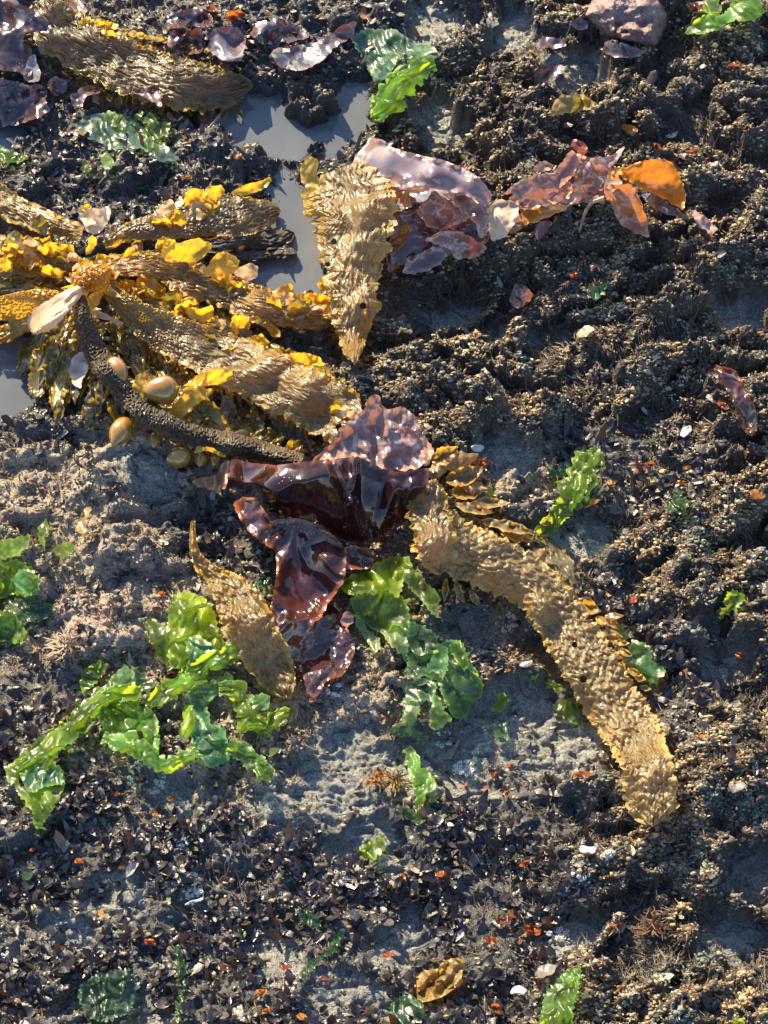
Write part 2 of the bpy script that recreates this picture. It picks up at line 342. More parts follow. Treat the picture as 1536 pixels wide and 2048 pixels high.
def simple(name, col, rough, bscale, bump, var=.3, sss=0., coat=0., crough=.2, vs=60.):
    m, nt, N = nodes(name); L = nt.links.new; tc = N('ShaderNodeTexCoord')
    n1 = N('ShaderNodeTexNoise', Scale=vs, Detail=5., Roughness=.65); L(tc.outputs['Object'], n1.inputs['Vector'])
    f = ramp(nt, n1.outputs['Fac'], .3, .7)
    c = mixc(nt, f, tuple(x * (1 - var) for x in col), tuple(x * (1 + var) for x in col))
    p = N('ShaderNodeBsdfPrincipled', Roughness=rough); L(c, p.inputs['Base Color'])
    p.inputs['Coat Weight'].default_value = coat; p.inputs['Coat Roughness'].default_value = crough
    if sss:
        p.inputs['Subsurface Weight'].default_value = sss; p.inputs['Subsurface Radius'].default_value = (1., .5, .08); p.inputs['Subsurface Scale'].default_value = .02
    n2 = N('ShaderNodeTexNoise', Scale=bscale, Detail=4.); L(tc.outputs['Object'], n2.inputs['Vector'])
    bp = N('ShaderNodeBump', Strength=bump, Distance=.003); L(n2.outputs['Fac'], bp.inputs['Height']); L(bp.outputs[0], p.inputs['Normal'])
    o = N('ShaderNodeOutputMaterial'); L(p.outputs[0], o.inputs['Surface']); return m
M['float'] = simple('kelp float', (.24, .125, .012), .25, 90., .12, .35, .25, 1., .13, 30.)
M['barnacle'] = simple('barnacle crust', (.50, .51, .47), .6, 400., .6, .3)
M['chip'] = simple('bleached shell', (.36, .38, .40), .35, 200., .3, .1)
M['rock'] = simple('pink crusted rock', (.17, .105, .105), .5, 260., 1., .6, vs=55.)
# ------------------------------------------------------------------ ground and water
rock_c = np.array([.195, .212, .218]); pal = [np.array([.050, .040, .032]), np.array([.060, .063, .068]), np.array([.040, .042, .050]), np.array([.27, .225, .175])]
gc = sum(ZW[i][..., None] * pal[i] for i in range(4))
pk = np.exp(-(((PX - 210) / 150) ** 2 + ((PY - 1290) / 110) ** 2)) * (.5 + .5 * np.clip(fbm(GX * 25, GY * 25, 3, 121), -1, 1))
gc = gc * (1 + pk[..., None] * np.array([.7, .3, .55]))
gr = np.clip(.5 + .7 * fbm(GX * 12, GY * 12, 3, 123), 0, 1)[..., None]
rc = rock_c * (1 - gr * .25) + gr * np.array([.02, .016, .0])
gc = ZB[..., None] * rc + (1 - ZB[..., None]) * gc
gc = gc * (1 - .5 * sstep(.5, .9, pool)[..., None])
spk = np.clip(ZB + .5 * ZW[3], 0, 1) * (1 - pool)
v = np.stack([GX, GY, HG], -1).reshape(-1, 3)
g = build('rock_ground', v, gridfaces(len(gy), len(gx)), M['ground'], None, np.concatenate([gc.reshape(-1, 3), spk.reshape(-1, 1)], 1))
tag(g, 'dark wet tide shelf rock covered in low turf', None, None, 'structure')
x0, y0 = plane_pt(np.array([-250, 950]), np.array([60, 860]))
bx = np.array([[x0[0], y0[1], WATER_Z], [x0[1], y0[1], WATER_Z], [x0[1], y0[0], WATER_Z], [x0[0], y0[0], WATER_Z]])
# the water follows the basins: a grid kept only where a basin is near
wxs = np.linspace(x0[0], x0[1], 90); wys = np.linspace(y0[1], y0[0], 110); WX, WY = np.meshgrid(wxs, wys)
wp = lookup(pool, WX.ravel(), WY.ravel()).reshape(WX.shape)
fq = gridfaces(110, 90); keep = (wp.ravel()[fq].max(1) > .03)
w = build('water', np.stack([WX, WY, WX * 0 + WATER_Z], -1).reshape(-1, 3), fq[keep], M['water'], None, None)
tag(w, 'still grey tide pool water between the kelp', None, None, 'structure')

# ------------------------------------------------------------------ shape makers (coordinates in photograph pixels, heights in metres above what lies beneath)
def spline(pts, n):
    P = np.array(pts, float); m = len(P)
    d = np.r_[0, np.cumsum(np.hypot(*np.diff(P[:, :2], axis=0).T))]
    s = np.linspace(0, d[-1], n); out = np.empty((n, P.shape[1]))
    T = np.gradient(P, d, axis=0) if m > 2 else np.repeat((P[1:] - P[:1]) / d[-1], 2, 0)
    k = np.clip(np.searchsorted(d, s, side='right') - 1, 0, m - 2); hh = (d[k + 1] - d[k])[:, None]; t = ((s - d[k])[:, None]) / hh
    return (2 * t**3 - 3 * t**2 + 1) * P[k] + (t**3 - 2 * t**2 + t) * hh * T[k] + (-2 * t**3 + 3 * t**2) * P[k + 1] + (t**3 - t**2) * hh * T[k + 1], s
def cols(c, n, edge=None, e=None, seed=0, px=None, py=None, var=.25, second=None):
    c = np.tile(np.array(c, float), (n, 1))
    if second is not None:
        q = sstep(-.25, .3, fbm(px / 46, py / 46, 3, seed + 310))[:, None] * .8; c = c * (1 - q) + np.array(second) * q  # dark patches painted in for lettuce without sun shining through it
    if edge is not None: c = c * (1 - e[:, None]) + np.array(edge) * e[:, None]
    if px is not None:
        c = c * (1 + var * fbm(px / 60, py / 60, 3, seed + 300))[:, None]
    return np.clip(c, .002, 1)
def blade(name, parent, mat, pts, ws, col, edgecol=None, h=.012, arch=.008, rib=.0030, ribw=6.5, ribl=36., gran=None, frill=.006, jag=.12, seed=0, tip=True, crumple=0., step=1.45, holes=0, label=None, second=None, flat=False, nub=0.):
    """a long ribbed blade: spine pts (px,py[,extra height]), full widths at those points"""
    P = [tuple(p) + (0,) * (3 - len(p)) + (w,) for p, w in zip(pts, ws)]
    ln = np.hypot(*np.diff(np.array([p[:2] for p in P]), axis=0).T).sum()
    nu = max(8, int(ln / step)); wmax = max(ws); nv = max(7, int(wmax / step))
    C, s = spline(P, nu)
    T = np.gradient(C[:, :2], axis=0); T /= np.linalg.norm(T, axis=1)[:, None] + 1e-9; Nn = np.stack([-T[:, 1], T[:, 0]], -1)
    t = np.linspace(-1, 1, nv); SS, TT = np.meshgrid(s, t, indexing='ij')
    half = np.clip(C[:, 3], 4, None) / 2
    jl = 1 + jag * fbm(s / 22, s * 0 + seed, 4, seed + 1, .7); jr = 1 + jag * fbm(s / 22, s * 0 + seed + 9, 4, seed + 2, .7)
    if tip:
        e = ln - s; cap = np.clip(e / (half * .55 + 3), 0, 1) ** .5; jl = jl * cap; jr = jr * cap
    off = np.where(TT < 0, TT * (half * jl)[:, None], TT * (half * jr)[:, None])
    px = C[:, 0][:, None] + Nn[:, 0][:, None] * off; py = C[:, 1][:, None] + Nn[:, 1][:, None] * off
    if tip:    # ragged end
        rag = 9 * fbm(t * 5, t * 0 + seed, 3, seed + 4) * (wmax / 100)
        px = px + T[:, 0][:, None] * rag * sstep(ln * .9, ln, SS); py = py + T[:, 1][:, None] * rag * sstep(ln * .9, ln, SS)
    ew = np.abs(TT) ** 6; ofr = TT * half[:, None]
    wr = 5 * fbm(SS / 45, ofr / 30, 2, seed + 6)
    q = fbm((SS + ofr * .25) / ribl, (ofr + wr) / ribw, 2, seed + 8, .55)
    ridge = (1 - np.abs(q) * 2.1)
    q2 = perlin(SS / (ribl * .42), (ofr + wr) / (ribw * .9), seed + 10)
    if nub:      # rows of rounded raised bumps
        b1 = perlin((SS + ofr * .2) / (ribl * .62), (ofr + wr) / (ribw * 1.15), seed + 21); b2 = perlin((SS - ofr * .15) / (ribl * .5), (ofr - wr) / (ribw * .95), seed + 22)
        bump = np.clip(b1 + .18, 0, .8) ** .7 * 1.3 + .6 * np.clip(b2 + .1, 0, .8) ** .7; ridge = ridge * (1 - nub) + nub * (bump * 1.5 - .4); q2 = q2 * (1 - nub)
    g = np.zeros_like(SS) if gran is None else np.interp(SS / ln, [a for a, b in gran], [b for a, b in gran])
    gr_ = fbm(SS / 4.2, off / 4.2, 2, seed + 12)
    Z = h + C[:, 2][:, None] + arch * (1 - TT ** 2) + rib * (1 - g) * (ridge * .9 + .4 * q2) * (1 - .35 * ew) + .0028 * g * gr_
    Z = Z + frill * ew * np.sin(SS / 9. + 4 * fbm(SS / 40, TT * 0 + seed, 2, seed + 14)) + frill * .5 * ew + .009 * fbm(SS / 90, off / 70, 2, seed + 16)
    if crumple:
        r2 = np.random.default_rng(seed + 77); am = 0; w1 = 10 * fbm(px / 60, py / 60, 2, seed + 3)
        for i in range(6):
            th = math.pi / 2 + r2.normal(0, .5) if i < 4 else r2.uniform(0, math.pi); wl = r2.uniform(20, 58); ph = ((SS + w1) * math.cos(th) + (off * 1.15 - w1) * math.sin(th)) / wl + r2.uniform(0, 1)
            asym = ph - np.floor(ph); am = am + (np.where(asym < .86, asym / .86, (1 - asym) / .14) - .5) * wl / 24 * .30
        Z = Z + crumple * am
    n = px.size; v = to_world(px.ravel(), py.ravel(), Z.ravel())
    e = np.clip(ew * .8, 0, 1).ravel()
    c = cols(col, n, edgecol, e if edgecol is not None else None, seed, px.ravel(), py.ravel(), .3, second)
    f = gridfaces(nu, nv)
    if holes:
        hx = np.zeros(n)
        r_ = np.random.default_rng(seed)
        for _ in range(holes):
            i = r_.integers(int(nu * .3), nu - 6); j = r_.integers(2, nv - 2); hx = np.maximum(hx, np.hypot(px - px[i, j], py - py[i, j]).ravel() < r_.uniform(3, 6.5))
        f = f[hx[f].max(1) < .5]
    o = build(name, v, f, mat, parent, c, not flat)
    if label: o['label'] = label
    return o
def rbf(ctrl, px, py):
    P = np.array(ctrl, float); d = np.hypot(P[:, None, 0] - P[None, :, 0], P[:, None, 1] - P[None, :, 1]); n = len(P)
    A = np.zeros((n + 1, n + 1)); A[:n, :n] = -d; A[:n, n] = A[n, :n] = 1; A[:n, :n] += np.eye(n) * 4
    w = np.linalg.solve(A, np.r_[P[:, 2], 0])
    out = np.full(px.shape, w[n])
    for i in range(n): out = out - w[i] * np.hypot(px - P[i, 0], py - P[i, 1])
    return out
def sheet(name, parent, mat, outline, col, edgecol=None, h=.012, ctrl=None, crumple=.006, lam=34., ruffle=3., curl=.006, pleat=None, seed=0, g=4.2, fine=.0012, edgew=7., aniso=None, label=None, fold=True, second=None, flat=False, soft=3, jagl=13.):
    """a limp sheet: its outline, heights at a few places, folds and a curled rim"""
    O = np.array([p[:2] for p in outline], float); pts = []
    for i in range(len(O)):
        a, b = O[i], O[(i + 1) % len(O)]; k = max(1, int(np.hypot(*(b - a)) / (g * .8)))
        for j in range(k): pts.append(a + (b - a) * j / k)
    B = np.array(pts)
    for _ in range(soft): B = (np.roll(B, 1, 0) + 2 * B + np.roll(B, -1, 0)) / 4
    T = np.roll(B, -1, 0) - np.roll(B, 1, 0); T /= np.linalg.norm(T, axis=1)[:, None] + 1e-9
    B = B + np.stack([-T[:, 1], T[:, 0]], -1) * (ruffle * fbm(B[:, 0] / jagl, B[:, 1] / jagl, 3, seed + 1))[:, None]
    xs = np.arange(B[:, 0].min(), B[:, 0].max(), g); ys = np.arange(B[:, 1].min(), B[:, 1].max(), g * .87)
    X, Y = np.meshgrid(xs, ys); X[1::2] += g / 2
    r_ = np.random.default_rng(seed); X = X + r_.uniform(-.6, .6, X.shape); Y = Y + r_.uniform(-.6, .6, Y.shape); X = X.ravel(); Y = Y.ravel()
    poly = [tuple(p) for p in B]; ok = inside(X, Y, poly); X = X[ok]; Y = Y[ok]
    if len(X):
        dd = np.min(np.hypot(X[:, None] - B[None, :, 0], Y[:, None] - B[None, :, 1]), 1); X = X[dd > g * .55]; Y = Y[dd > g * .55]
    nb = len(B); allp = [Vector(p) for p in np.concatenate([B, np.stack([X, Y], -1)])]
    res = delaunay_2d_cdt(allp, [], [list(range(nb))], 1, 1e-4)
    vv = np.array([tuple(p) for p in res[0]]); ff = np.array([f for f in res[2] if len(f) == 3])
    px, py = vv[:, 0], vv[:, 1]
    ed = np.min(np.hypot(px[:, None] - B[None, :, 0], py[:, None] - B[None, :, 1]), 1); e = np.exp(-(ed / edgew) ** 2)
    Z = np.full(px.shape, h)
    if callable(ctrl): Z = Z + ctrl(px, py)
    elif ctrl: Z = Z + rbf(ctrl, px, py)
    ax_, ay_ = px, py
    if aniso:
        a = math.radians(aniso[0]); ax_ = (px * math.cos(a) + py * math.sin(a)) / aniso[1]; ay_ = -px * math.sin(a) + py * math.cos(a)
    if crumple and fold == 'film':     # wet film: mostly flat, with narrow upstanding creases that follow one another
        r2 = np.random.default_rng(seed + 77); w1 = 16 * fbm(px / 60, py / 60, 2, seed + 3); w2 = 16 * fbm(px / 60, py / 60, 2, seed + 4); th0 = r2.uniform(-.5, .5) + (math.radians(aniso[0]) if aniso else 1.2); am = 0
        for i in range(6):
            th = th0 + math.pi / 2 + r2.normal(0, .28) if i < 4 else r2.uniform(0, math.pi); wl = lam * r2.uniform(1., 2.6); ph = ((px + w1) * math.cos(th) + (py + w2) * math.sin(th)) / wl + r2.uniform(0, 1)
            tri = np.abs(ph - np.floor(ph) - .5) * 2; asym = ph - np.floor(ph)
            saw = np.where(asym < .88, asym / .88, (1 - asym) / .12); gate = sstep(-.3, .15, fbm(px / 70, py / 70, 2, seed + 30 + i))
            am = am + (saw - .5) * (wl / lam) * (.52 if i < 2 else .26) * gate
        Z = Z + crumple * am + .4 * crumple * fbm(px / 60, py / 60, 2, seed + 8)
    elif crumple and fold:
        r2 = np.random.default_rng(seed + 77); w1 = 14 * fbm(px / 70, py / 70, 2, seed + 3); w2 = 14 * fbm(px / 70, py / 70, 2, seed + 4); am = 0
        for i in range(6):
            th = r2.uniform(0, math.pi); wl = lam * r2.uniform(1.1, 3.4) * (1. if i < 4 else .55); ph = ((ax_ + w1) * math.cos(th) + (ay_ + w2) * math.sin(th)) / wl + r2.uniform(0, 1)
            am = am + (2 * np.abs(ph - np.floor(ph) - .5) * 2 - 1) * wl / lam * .30 * (.4 + .6 * np.clip(.5 + fbm(px / 55, py / 55, 2, seed + 30 + i), 0, 1))
        Z = Z + crumple * am * 1.15
    elif crumple:
        w1 = 9 * fbm(px / 45, py / 45, 2, seed + 3)
        Z = Z + crumple * (1 - 2.4 * np.abs(perlin((ax_ + w1) / lam, (ay_ + w1) / lam, seed + 5))) + .7 * crumple * fbm(ax_ / (lam * 1.7), ay_ / (lam * 1.7), 2, seed + 7) + .35 * crumple * (1 - 2.4 * np.abs(perlin(ax_ / (lam * .42), ay_ / (lam * .42), seed + 9)))
    if pleat:
        cx, cy, k, am, pw = pleat; an = np.arctan2(py - cy, px - cx); rr = np.hypot(px - cx, py - cy)
        pn = perlin(an * k + .5 * perlin(px / 60, py / 60, seed + 2), rr / 200, seed + 11); Z = Z + am * (1 - 2.6 * np.abs(pn)) * np.clip(rr / pw, 0, 1)
    Z = Z + fine * fbm(px / 9, py / 9, 2, seed + 13) + curl * e * (.5 + 1. * fbm(px / 22, py / 22, 2, seed + 15))
    v = to_world(px, py, np.maximum(Z, .001))
    c = cols(col, len(px), edgecol, e * .8 if edgecol is not None else None, seed, px, py, .25, second)
    fa = ff.copy()      # make the faces look up
    n = np.cross(v[fa[:, 1]] - v[fa[:, 0]], v[fa[:, 2]] - v[fa[:, 0]]); fa = fa[:, ::-1] if n[:, 2].sum() < 0 else fa
    o = build(name, v, fa, mat, parent, c, not flat)
    if label: o['label'] = label
    return o
def leaflet(parent, mat, px, py, ang, ln, w, h0, h1, col, edge=None, bend=0., seed=0, name='leaflet', wob=.004, shape=.9):
    """a small side blade growing from (px,py) in the direction ang (degrees, picture sense), lifted from h0 to h1"""
    nu = max(7, int(ln / 4)); nv = max(5, int(w / 4) | 1)
    s = np.linspace(0, 1, nu); t = np.linspace(-1, 1, nv); SS, TT = np.meshgrid(s, t, indexing='ij')
    a = math.radians(ang) + math.radians(bend) * s; cx = px + np.r_[0, np.cumsum(np.cos(a[:-1]))] * ln / (nu - 1); cy = py + np.r_[0, np.cumsum(np.sin(a[:-1]))] * ln / (nu - 1)
    wd = w / 2 * np.clip(np.sin(np.pi * np.clip(.06 + .94 * s, 0, 1) ** shape), .10, 1) * (1 + .38 * fbm(s * 6, s * 0 + seed, 3, seed))
    X = cx[:, None] - np.sin(a)[:, None] * wd[:, None] * TT; Y = cy[:, None] + np.cos(a)[:, None] * wd[:, None] * TT
    cup = (w / 1280) * (.35 if seed % 3 else -.25)
    Z = h0 + (h1 - h0) * np.sin(SS * math.pi / 2) + cup * (TT ** 2 - .5) * np.sin(np.pi * SS) + 1.7 * wob * fbm(X / 14, Y / 14, 3, seed + 2) + .0015 * TT
    e = (np.abs(TT) ** 4).ravel()
    c = cols(col, X.size, edge, e if edge is not None else None, seed, X.ravel(), Y.ravel(), .3)
    return build(name, to_world(X.ravel(), Y.ravel(), np.maximum(Z.ravel(), .001)), gridfaces(nu, nv), mat, parent, c)
def tube(name, parent, mat, pts, r, col=None, k=7):
    P, _ = spline([tuple(p) + (0,) * (3 - len(p)) for p in pts], 26); Wp = to_world(P[:, 0], P[:, 1], P[:, 2])
    T = np.gradient(Wp, axis=0); T /= np.linalg.norm(T, axis=1)[:, None]; A = np.cross(T, [0, 0, 1.]); A /= np.linalg.norm(A, axis=1)[:, None]; B = np.cross(T, A)
    rr = np.interp(np.linspace(0, 1, 26), np.linspace(0, 1, len(r)), r); an = np.linspace(0, 2 * math.pi, k + 1)
    v = Wp[:, None] + rr[:, None, None] * (np.cos(an)[None, :, None] * A[:, None] + np.sin(an)[None, :, None] * B[:, None])
    return build(name, v.reshape(-1, 3), gridfaces(26, k + 1), mat, parent, col if col is not None else np.array([.1, .08, .05]))
def floatball(parent, px, py, ang, ln, w, h, seed=0):
    """an egg-shaped gas float with a neck, lying along ang"""
    n, k = 26, 24; u = np.linspace(0, 1, n); prof = np.sin(np.pi * u ** .85) ** .62 * (1 - .12 * u)
    prof[0] = .10; prof[-1] = 0.02; an = np.linspace(0, 2 * math.pi, k + 1)
    c = to_world(np.array([px]), np.array([py]), h)[0]; sc = 1 / 1280.
    a = math.radians(ang); d = np.array([math.cos(a), -math.sin(a) * .98, .12]); d /= np.linalg.norm(d); s1 = np.cross(d, [0, 0, 1.]); s1 /= np.linalg.norm(s1); s2 = np.cross(s1, d)
    ctr = c + d * ((u - .5) * ln * sc)[:, None]
    rad = prof * w / 2 * sc * (1 + .03 * np.sin(u * 9 + seed))
    v = ctr[:, None] + rad[:, None, None] * (np.cos(an)[None, :, None] * s1 + np.sin(an)[None, :, None] * s2)
    return build('float_bladder', v.reshape(-1, 3), gridfaces(n, k + 1), M['float'], parent)
# ------------------------------------------------------------------ the big kelp on the left
KC = (.19, .13, .035); KE = (.42, .26, .05); KD = (.045, .032, .022); GOLD = (.50, .27, .02); OLV = (.12, .085, .018); GREY = (.10, .085, .06); PAL = (.48, .36, .25)
k = thing_px('feather_kelp', 170, 580, 'large golden brown kelp with ribbed blades radiating from one crown and round gas floats', 'kelp')
blade('blade', k, M['kelp'], V('C', [(420,185,.02),(500,135,.02),(620,105,.015),(740,88),(860,70),(1000,62),(1115,45,-.01)]), W('C', [40,70,105,130,150,150,80]), (.10,.078,.04), KE, gran=[(0,.9),(.5,.7),(1,.4)], rib=.003, seed=11)
blade('blade', k, M['kelp_dark'], V('C', [(700,185,0),(860,180),(1000,165),(1120,150),(1175,135,-.006)]), W('C', [30,60,70,75,40]), KD, GREY, rib=.003, frill=.008, seed=12, h=.008)
blade('blade', k, M['kelp_dark'], V('C', [(760,215),(900,225),(1040,215),(1130,205),(1185,212)]), W('C', [30,50,55,55,30]), KD, GREY, rib=.003, frill=.008, seed=13, h=.006)
blade('blade', k, M['kelp'], V('C', [(430,270,.04),(600,262,.035),(750,312,.025),(900,362,.015),(1050,418,.01),(1200,455),(1325,485)]), W('C', [60,100,135,140,140,120,90]), (.19,.11,.028), (.5,.28,.03), gran=[(0,.3),(.3,0)], seed=14)
blade('blade', k, M['kelp'], V('C', [(405,325,.04),(500,420,.03),(620,508,.024),(800,590,.018),(1000,680,.014),(1200,775,.01),(1330,845),(1440,905)]), W('C', [45,95,150,190,220,235,235,200]), (.15,.11,.04), KE, gran=[(0,1.2),(.22,1),(.34,.35),(.5,0)], h=.022, seed=15, holes=2, rib=.0030, frill=.004, nub=.5)
for i, (pts, w_) in enumerate([([(330,250),(480,243),(650,215)], [40,60,40]), ([(420,315),(560,385),(700,440),(850,485),(960,525)], [40,80,90,90,50]), ([(300,300),(180,290),(60,300),(-40,320)], [50,80,90,80]), ([(270,350),(150,350),(40,352),(-40,357)], [40,70,80,70]),
        ([(325,420),(300,560),(245,720),(215,830)], [40,80,90,50]), ([(300,420),(225,560),(165,680),(140,790)], [40,90,100,60]), ([(450,480),(560,640),(700,760),(840,850)], [60,110,120,60]), ([(540,640),(680,800),(860,890),(1060,965)], [60,100,110,60]), ([(280,430),(190,520),(120,610),(80,700)], [40,80,80,40]), ([(1000,560),(1120,620),(1260,690),(1380,760)], [40,70,80,60])]):
    blade('blade', k, M['olive'], V('C', [p + (-.004,) for p in pts]), W('C', w_), [(.16,.11,.02), (.24,.16,.022), (.11,.085,.03)][i % 3], (.34,.22,.035), rib=.0022, ribw=8, ribl=50, frill=.012, jag=.3, h=.012, seed=1900 + i)
st = blade('stipe', k, M['kelp_dark'], V('C', [(310,385,.035),(345,520,.03),(405,650,.02),(500,770,.016),(620,870,.014),(740,930,.012),(880,965,.01),(1050,1005,.006),(1210,1045)]), W('C', [60,84,98,88,102,92,94,80,60]), (.055,.038,.020), (.10,.065,.025), gran=[(0,1.3),(1,1.3)], h=.03, arch=.016, frill=.001, jag=.06, seed=16, tip=False)
blade('blade', k, M['kelp'], V('C', [(330,130,.02),(210,95,.015),(90,50,.01),(0,0),(-70,-50)]), W('C', [50,90,110,115,110]), KC, KE, seed=17, gran=[(0,.5),(.5,0)])
blade('blade', k, M['gold'], V('C', [(320,255,.01),(230,232,.01),(110,205,.008),(0,200),(-60,205)]), W('C', [60,110,120,110,100]), OLV, GOLD, rib=.002, frill=.012, jag=.25, ribw=16, seed=18)
o = blade('blade', k, M['gold'], V('C', [(235,378,.035),(150,398,.04),(60,425,.035),(-40,440,.03)]), W('C', [35,85,105,90]), (.62,.27,.015), (.75,.36,.02), gran=[(0,1.6),(1,1.6)], rib=.001, frill=.002, jag=.05, seed=19, tip=False); o['label'] = 'thick bumpy orange blade stub'
o = blade('blade', k, M['pale'], V('C', [(350,335,.055),(270,395,.06),(200,455,.055),(150,500,.05),(135,532,.045)]), W('C', [24,70,100,95,70]), PAL, (.6,.45,.3), rib=.0025, ribw=16, ribl=90, frill=.002, jag=.06, seed=20, h=.02); o['label'] = 'bleached tan blade'
blade('blade', k, M['gold'], V('C', [(160,470,.02),(90,500,.02),(20,535,.015),(-40,560,.01)]), W('C', [40,70,70,60]), (.40,.22,.02), GOLD, rib=.002, frill=.008, jag=.2, seed=21)
# crown where everything meets
rp = np.random.default_rng(5)
blade('crown_knot', k, M['gold'], V('C', [(320,365,.05),(350,320,.06),(400,300,.06),(440,275,.05)]), W('C', [60,110,110,60]), (.36,.20,.03), (.6,.35,.04), gran=[(0,2.2),(1,2.2)], rib=.001, jag=.2, arch=.02, seed=22)
for i in range(16):
    a = rp.uniform(0, 360); leaflet(k, M['gold'], 185 + 22 * math.cos(math.radians(a)), 565 + 18 * math.sin(math.radians(a)), a, rp.uniform(22, 48), rp.uniform(12, 22), .055, rp.uniform(.05, .075), GOLD if i % 3 else PAL, (.7, .45, .08), rp.uniform(-40, 40), 500 + i)
# translucent golden lobes standing up
def lobe(par, v, pts, col=(.55,.30,.015), h0=.02, h1=.06, base=None, seed=0, mat='gold', crumple=.004):
    q = V(v, pts); c = np.array([p[:2] for p in q]); top = c[:, 1].min(); bot = c[:, 1].max(); mx = c[:, 0].mean()
    return sheet('lobe', par, M[mat], q, col, tuple(min(.8, x * 1.4) for x in col), h=0, ctrl=[(mx, top, h1), (mx - 8, bot, h0), (mx + 8, bot, h0)], crumple=crumple, lam=26, ruffle=2.5, curl=.004, seed=seed, g=3.6)
lobe(k, 'C', [(645,215),(655,170),(680,150),(695,180),(740,165),(780,150),(840,168),(850,192),(810,230),(770,268),(720,255),(660,245)], (.62,.36,.012), .035, .075, seed=31)
lobe(k, 'C', [(815,290),(845,240),(885,203),(925,215),(958,240),(955,275),(915,310),(915,340),(885,335),(860,310)], (.55,.30,.02), .03, .07, seed=32)
lobe(k, 'C', [(530,345),(560,300),(600,300),(660,345),(665,380),(630,400),(590,372)], (.58,.27,.012), .015, .05, seed=33)
lobe(k, 'C', [(660,370),(700,355),(800,400),(800,425),(740,425),(670,400)], (.42,.22,.02), .012, .035, seed=34)
lobe(k, 'C', [(385,215),(410,215),(445,228),(440,258),(400,270),(380,245)], (.6,.38,.02), .04, .07, seed=35)
lobe(k, 'C', [(488,250),(500,205),(530,180),(542,190),(530,250),(505,255)], (.58,.36,.02), .035, .07, seed=36)
lobe(k, 'C', [(340,215),(360,140),(385,145),(385,175),(360,215)], (.6,.36,.02), .04, .08, seed=37)
lobe(k, 'C', [(310,30),(350,25),(380,40),(430,20),(445,60),(420,110),(380,140),(345,120),(320,70)], PAL, .03, .07, seed=38, mat='pale')
lobe(k, 'C', [(320,20),(360,10),(370,35),(330,45)], (.55,.4,.03), .06, .08, seed=39)
lobe(k, 'C', [(930,285),(1000,250),(1035,260),(1030,310),(960,335)], (.46,.33,.2), .015, .05, seed=40, mat='pale')
lobe(k, 'C', [(1080,380),(1130,340),(1170,335),(1180,380),(1210,370),(1205,415),(1140,410)], (.5,.28,.03), .012, .045, seed=41)
lobe(k, 'C', [(1215,415),(1240,370),(1290,390),(1320,380),(1310,430),(1260,440)], (.5,.28,.03), .012, .045, seed=42)
lobe(k, 'C', [(985,480),(1010,458),(1060,470),(1120,520),(1125,550),(1090,550),(1060,510)], (.42,.24,.02), .012, .04, seed=43)
lobe(k, 'C', [(735,450),(765,425),(795,440),(850,420),(855,460),(830,490),(780,480)], (.55,.38,.02), .02, .055, seed=44)
lobe(k, 'C', [(930,585),(990,550),(1050,535),(1075,570),(1060,600),(980,610)], (.58,.36,.03), .012, .045, seed=45)
lobe(k, 'C', [(1095,640),(1150,615),(1220,610),(1280,625),(1300,665),(1240,660),(1200,680),(1150,655)], (.60,.38,.02), .015, .05, seed=46)
lobe(k, 'C', [(1150,665),(1240,660),(1300,680),(1290,715),(1220,710)], (.5,.32,.03), .012, .035, seed=47)
lobe(k, 'C', [(660,920),(670,850),(720,790),(740,750),(790,740),(860,760),(820,800),(760,830),(720,890)], (.34,.25,.02), .03, .055, seed=48)
lobe(k, 'C', [(730,745),(790,700),(830,680),(870,670),(930,680),(930,715),(870,740),(800,745)], (.55,.36,.03), .04, .07, seed=49)
lobe(k, 'C', [(940,760),(960,725),(1000,735),(1090,690),(1060,740)], (.3,.24,.08), .012, .035, seed=50)
lobe(k, 'C', [(935,745),(965,720),(1088,700),(1085,670),(960,700)], (.5,.34,.03), .02, .045, seed=51) if False else None
lobe(k, 'C', [(345,450),(390,440),(440,465),(500,495),(480,502),(420,480)], (.45,.3,.14), .035, .055, seed=52, mat='pale')
lobe(k, 'C', [(335,440),(350,390),(400,350),(420,360),(400,410),(360,455)], (.5,.3,.05), .045, .065, seed=53)
lobe(k, 'C', [(880,560),(890,520),(940,510),(1010,520),(1000,555),(940,570)], (.13,.10,.06), .012, .03, seed=54, mat='olive')
lobe(k, 'C', [(700,470),(720,440),(760,445),(790,480),(740,500)], (.15,.12,.08), .015, .03, seed=55, mat='olive')
lobe(k, 'C', [(760,520),(800,490),(850,500),(860,525),(800,530)], (.3,.24,.1), .012, .035, seed=56)
lobe(k, 'C', [(520,760),(545,700),(600,690),(570,740),(575,800),(545,760),(515,815)], (.42,.30,.03), .05, .06, seed=57)
lobe(k, 'C', [(610,60),(640,20),(680,-10),(700,20),(720,-20),(740,10),(700,40),(650,65)], (.5,.42,.25), .03, .07, seed=58, mat='pale')
lobe(k, 'C', [(730,20),(740,-35),(790,-50),(830,-30),(815,10),(770,15)], (.48,.32,.06), .03, .07, seed=59)
lobe(k, 'C', [(800,-10),(830,-55),(890,-62),(900,-30),(870,5)], (.55,.36,.03), .03, .07, seed=60)
lobe(k, 'C', [(925,-25),(960,-60),(1020,-70),(1085,-95),(1088,-75),(1050,-40),(970,-15)], (.50,.38,.02), .025, .06, seed=61)
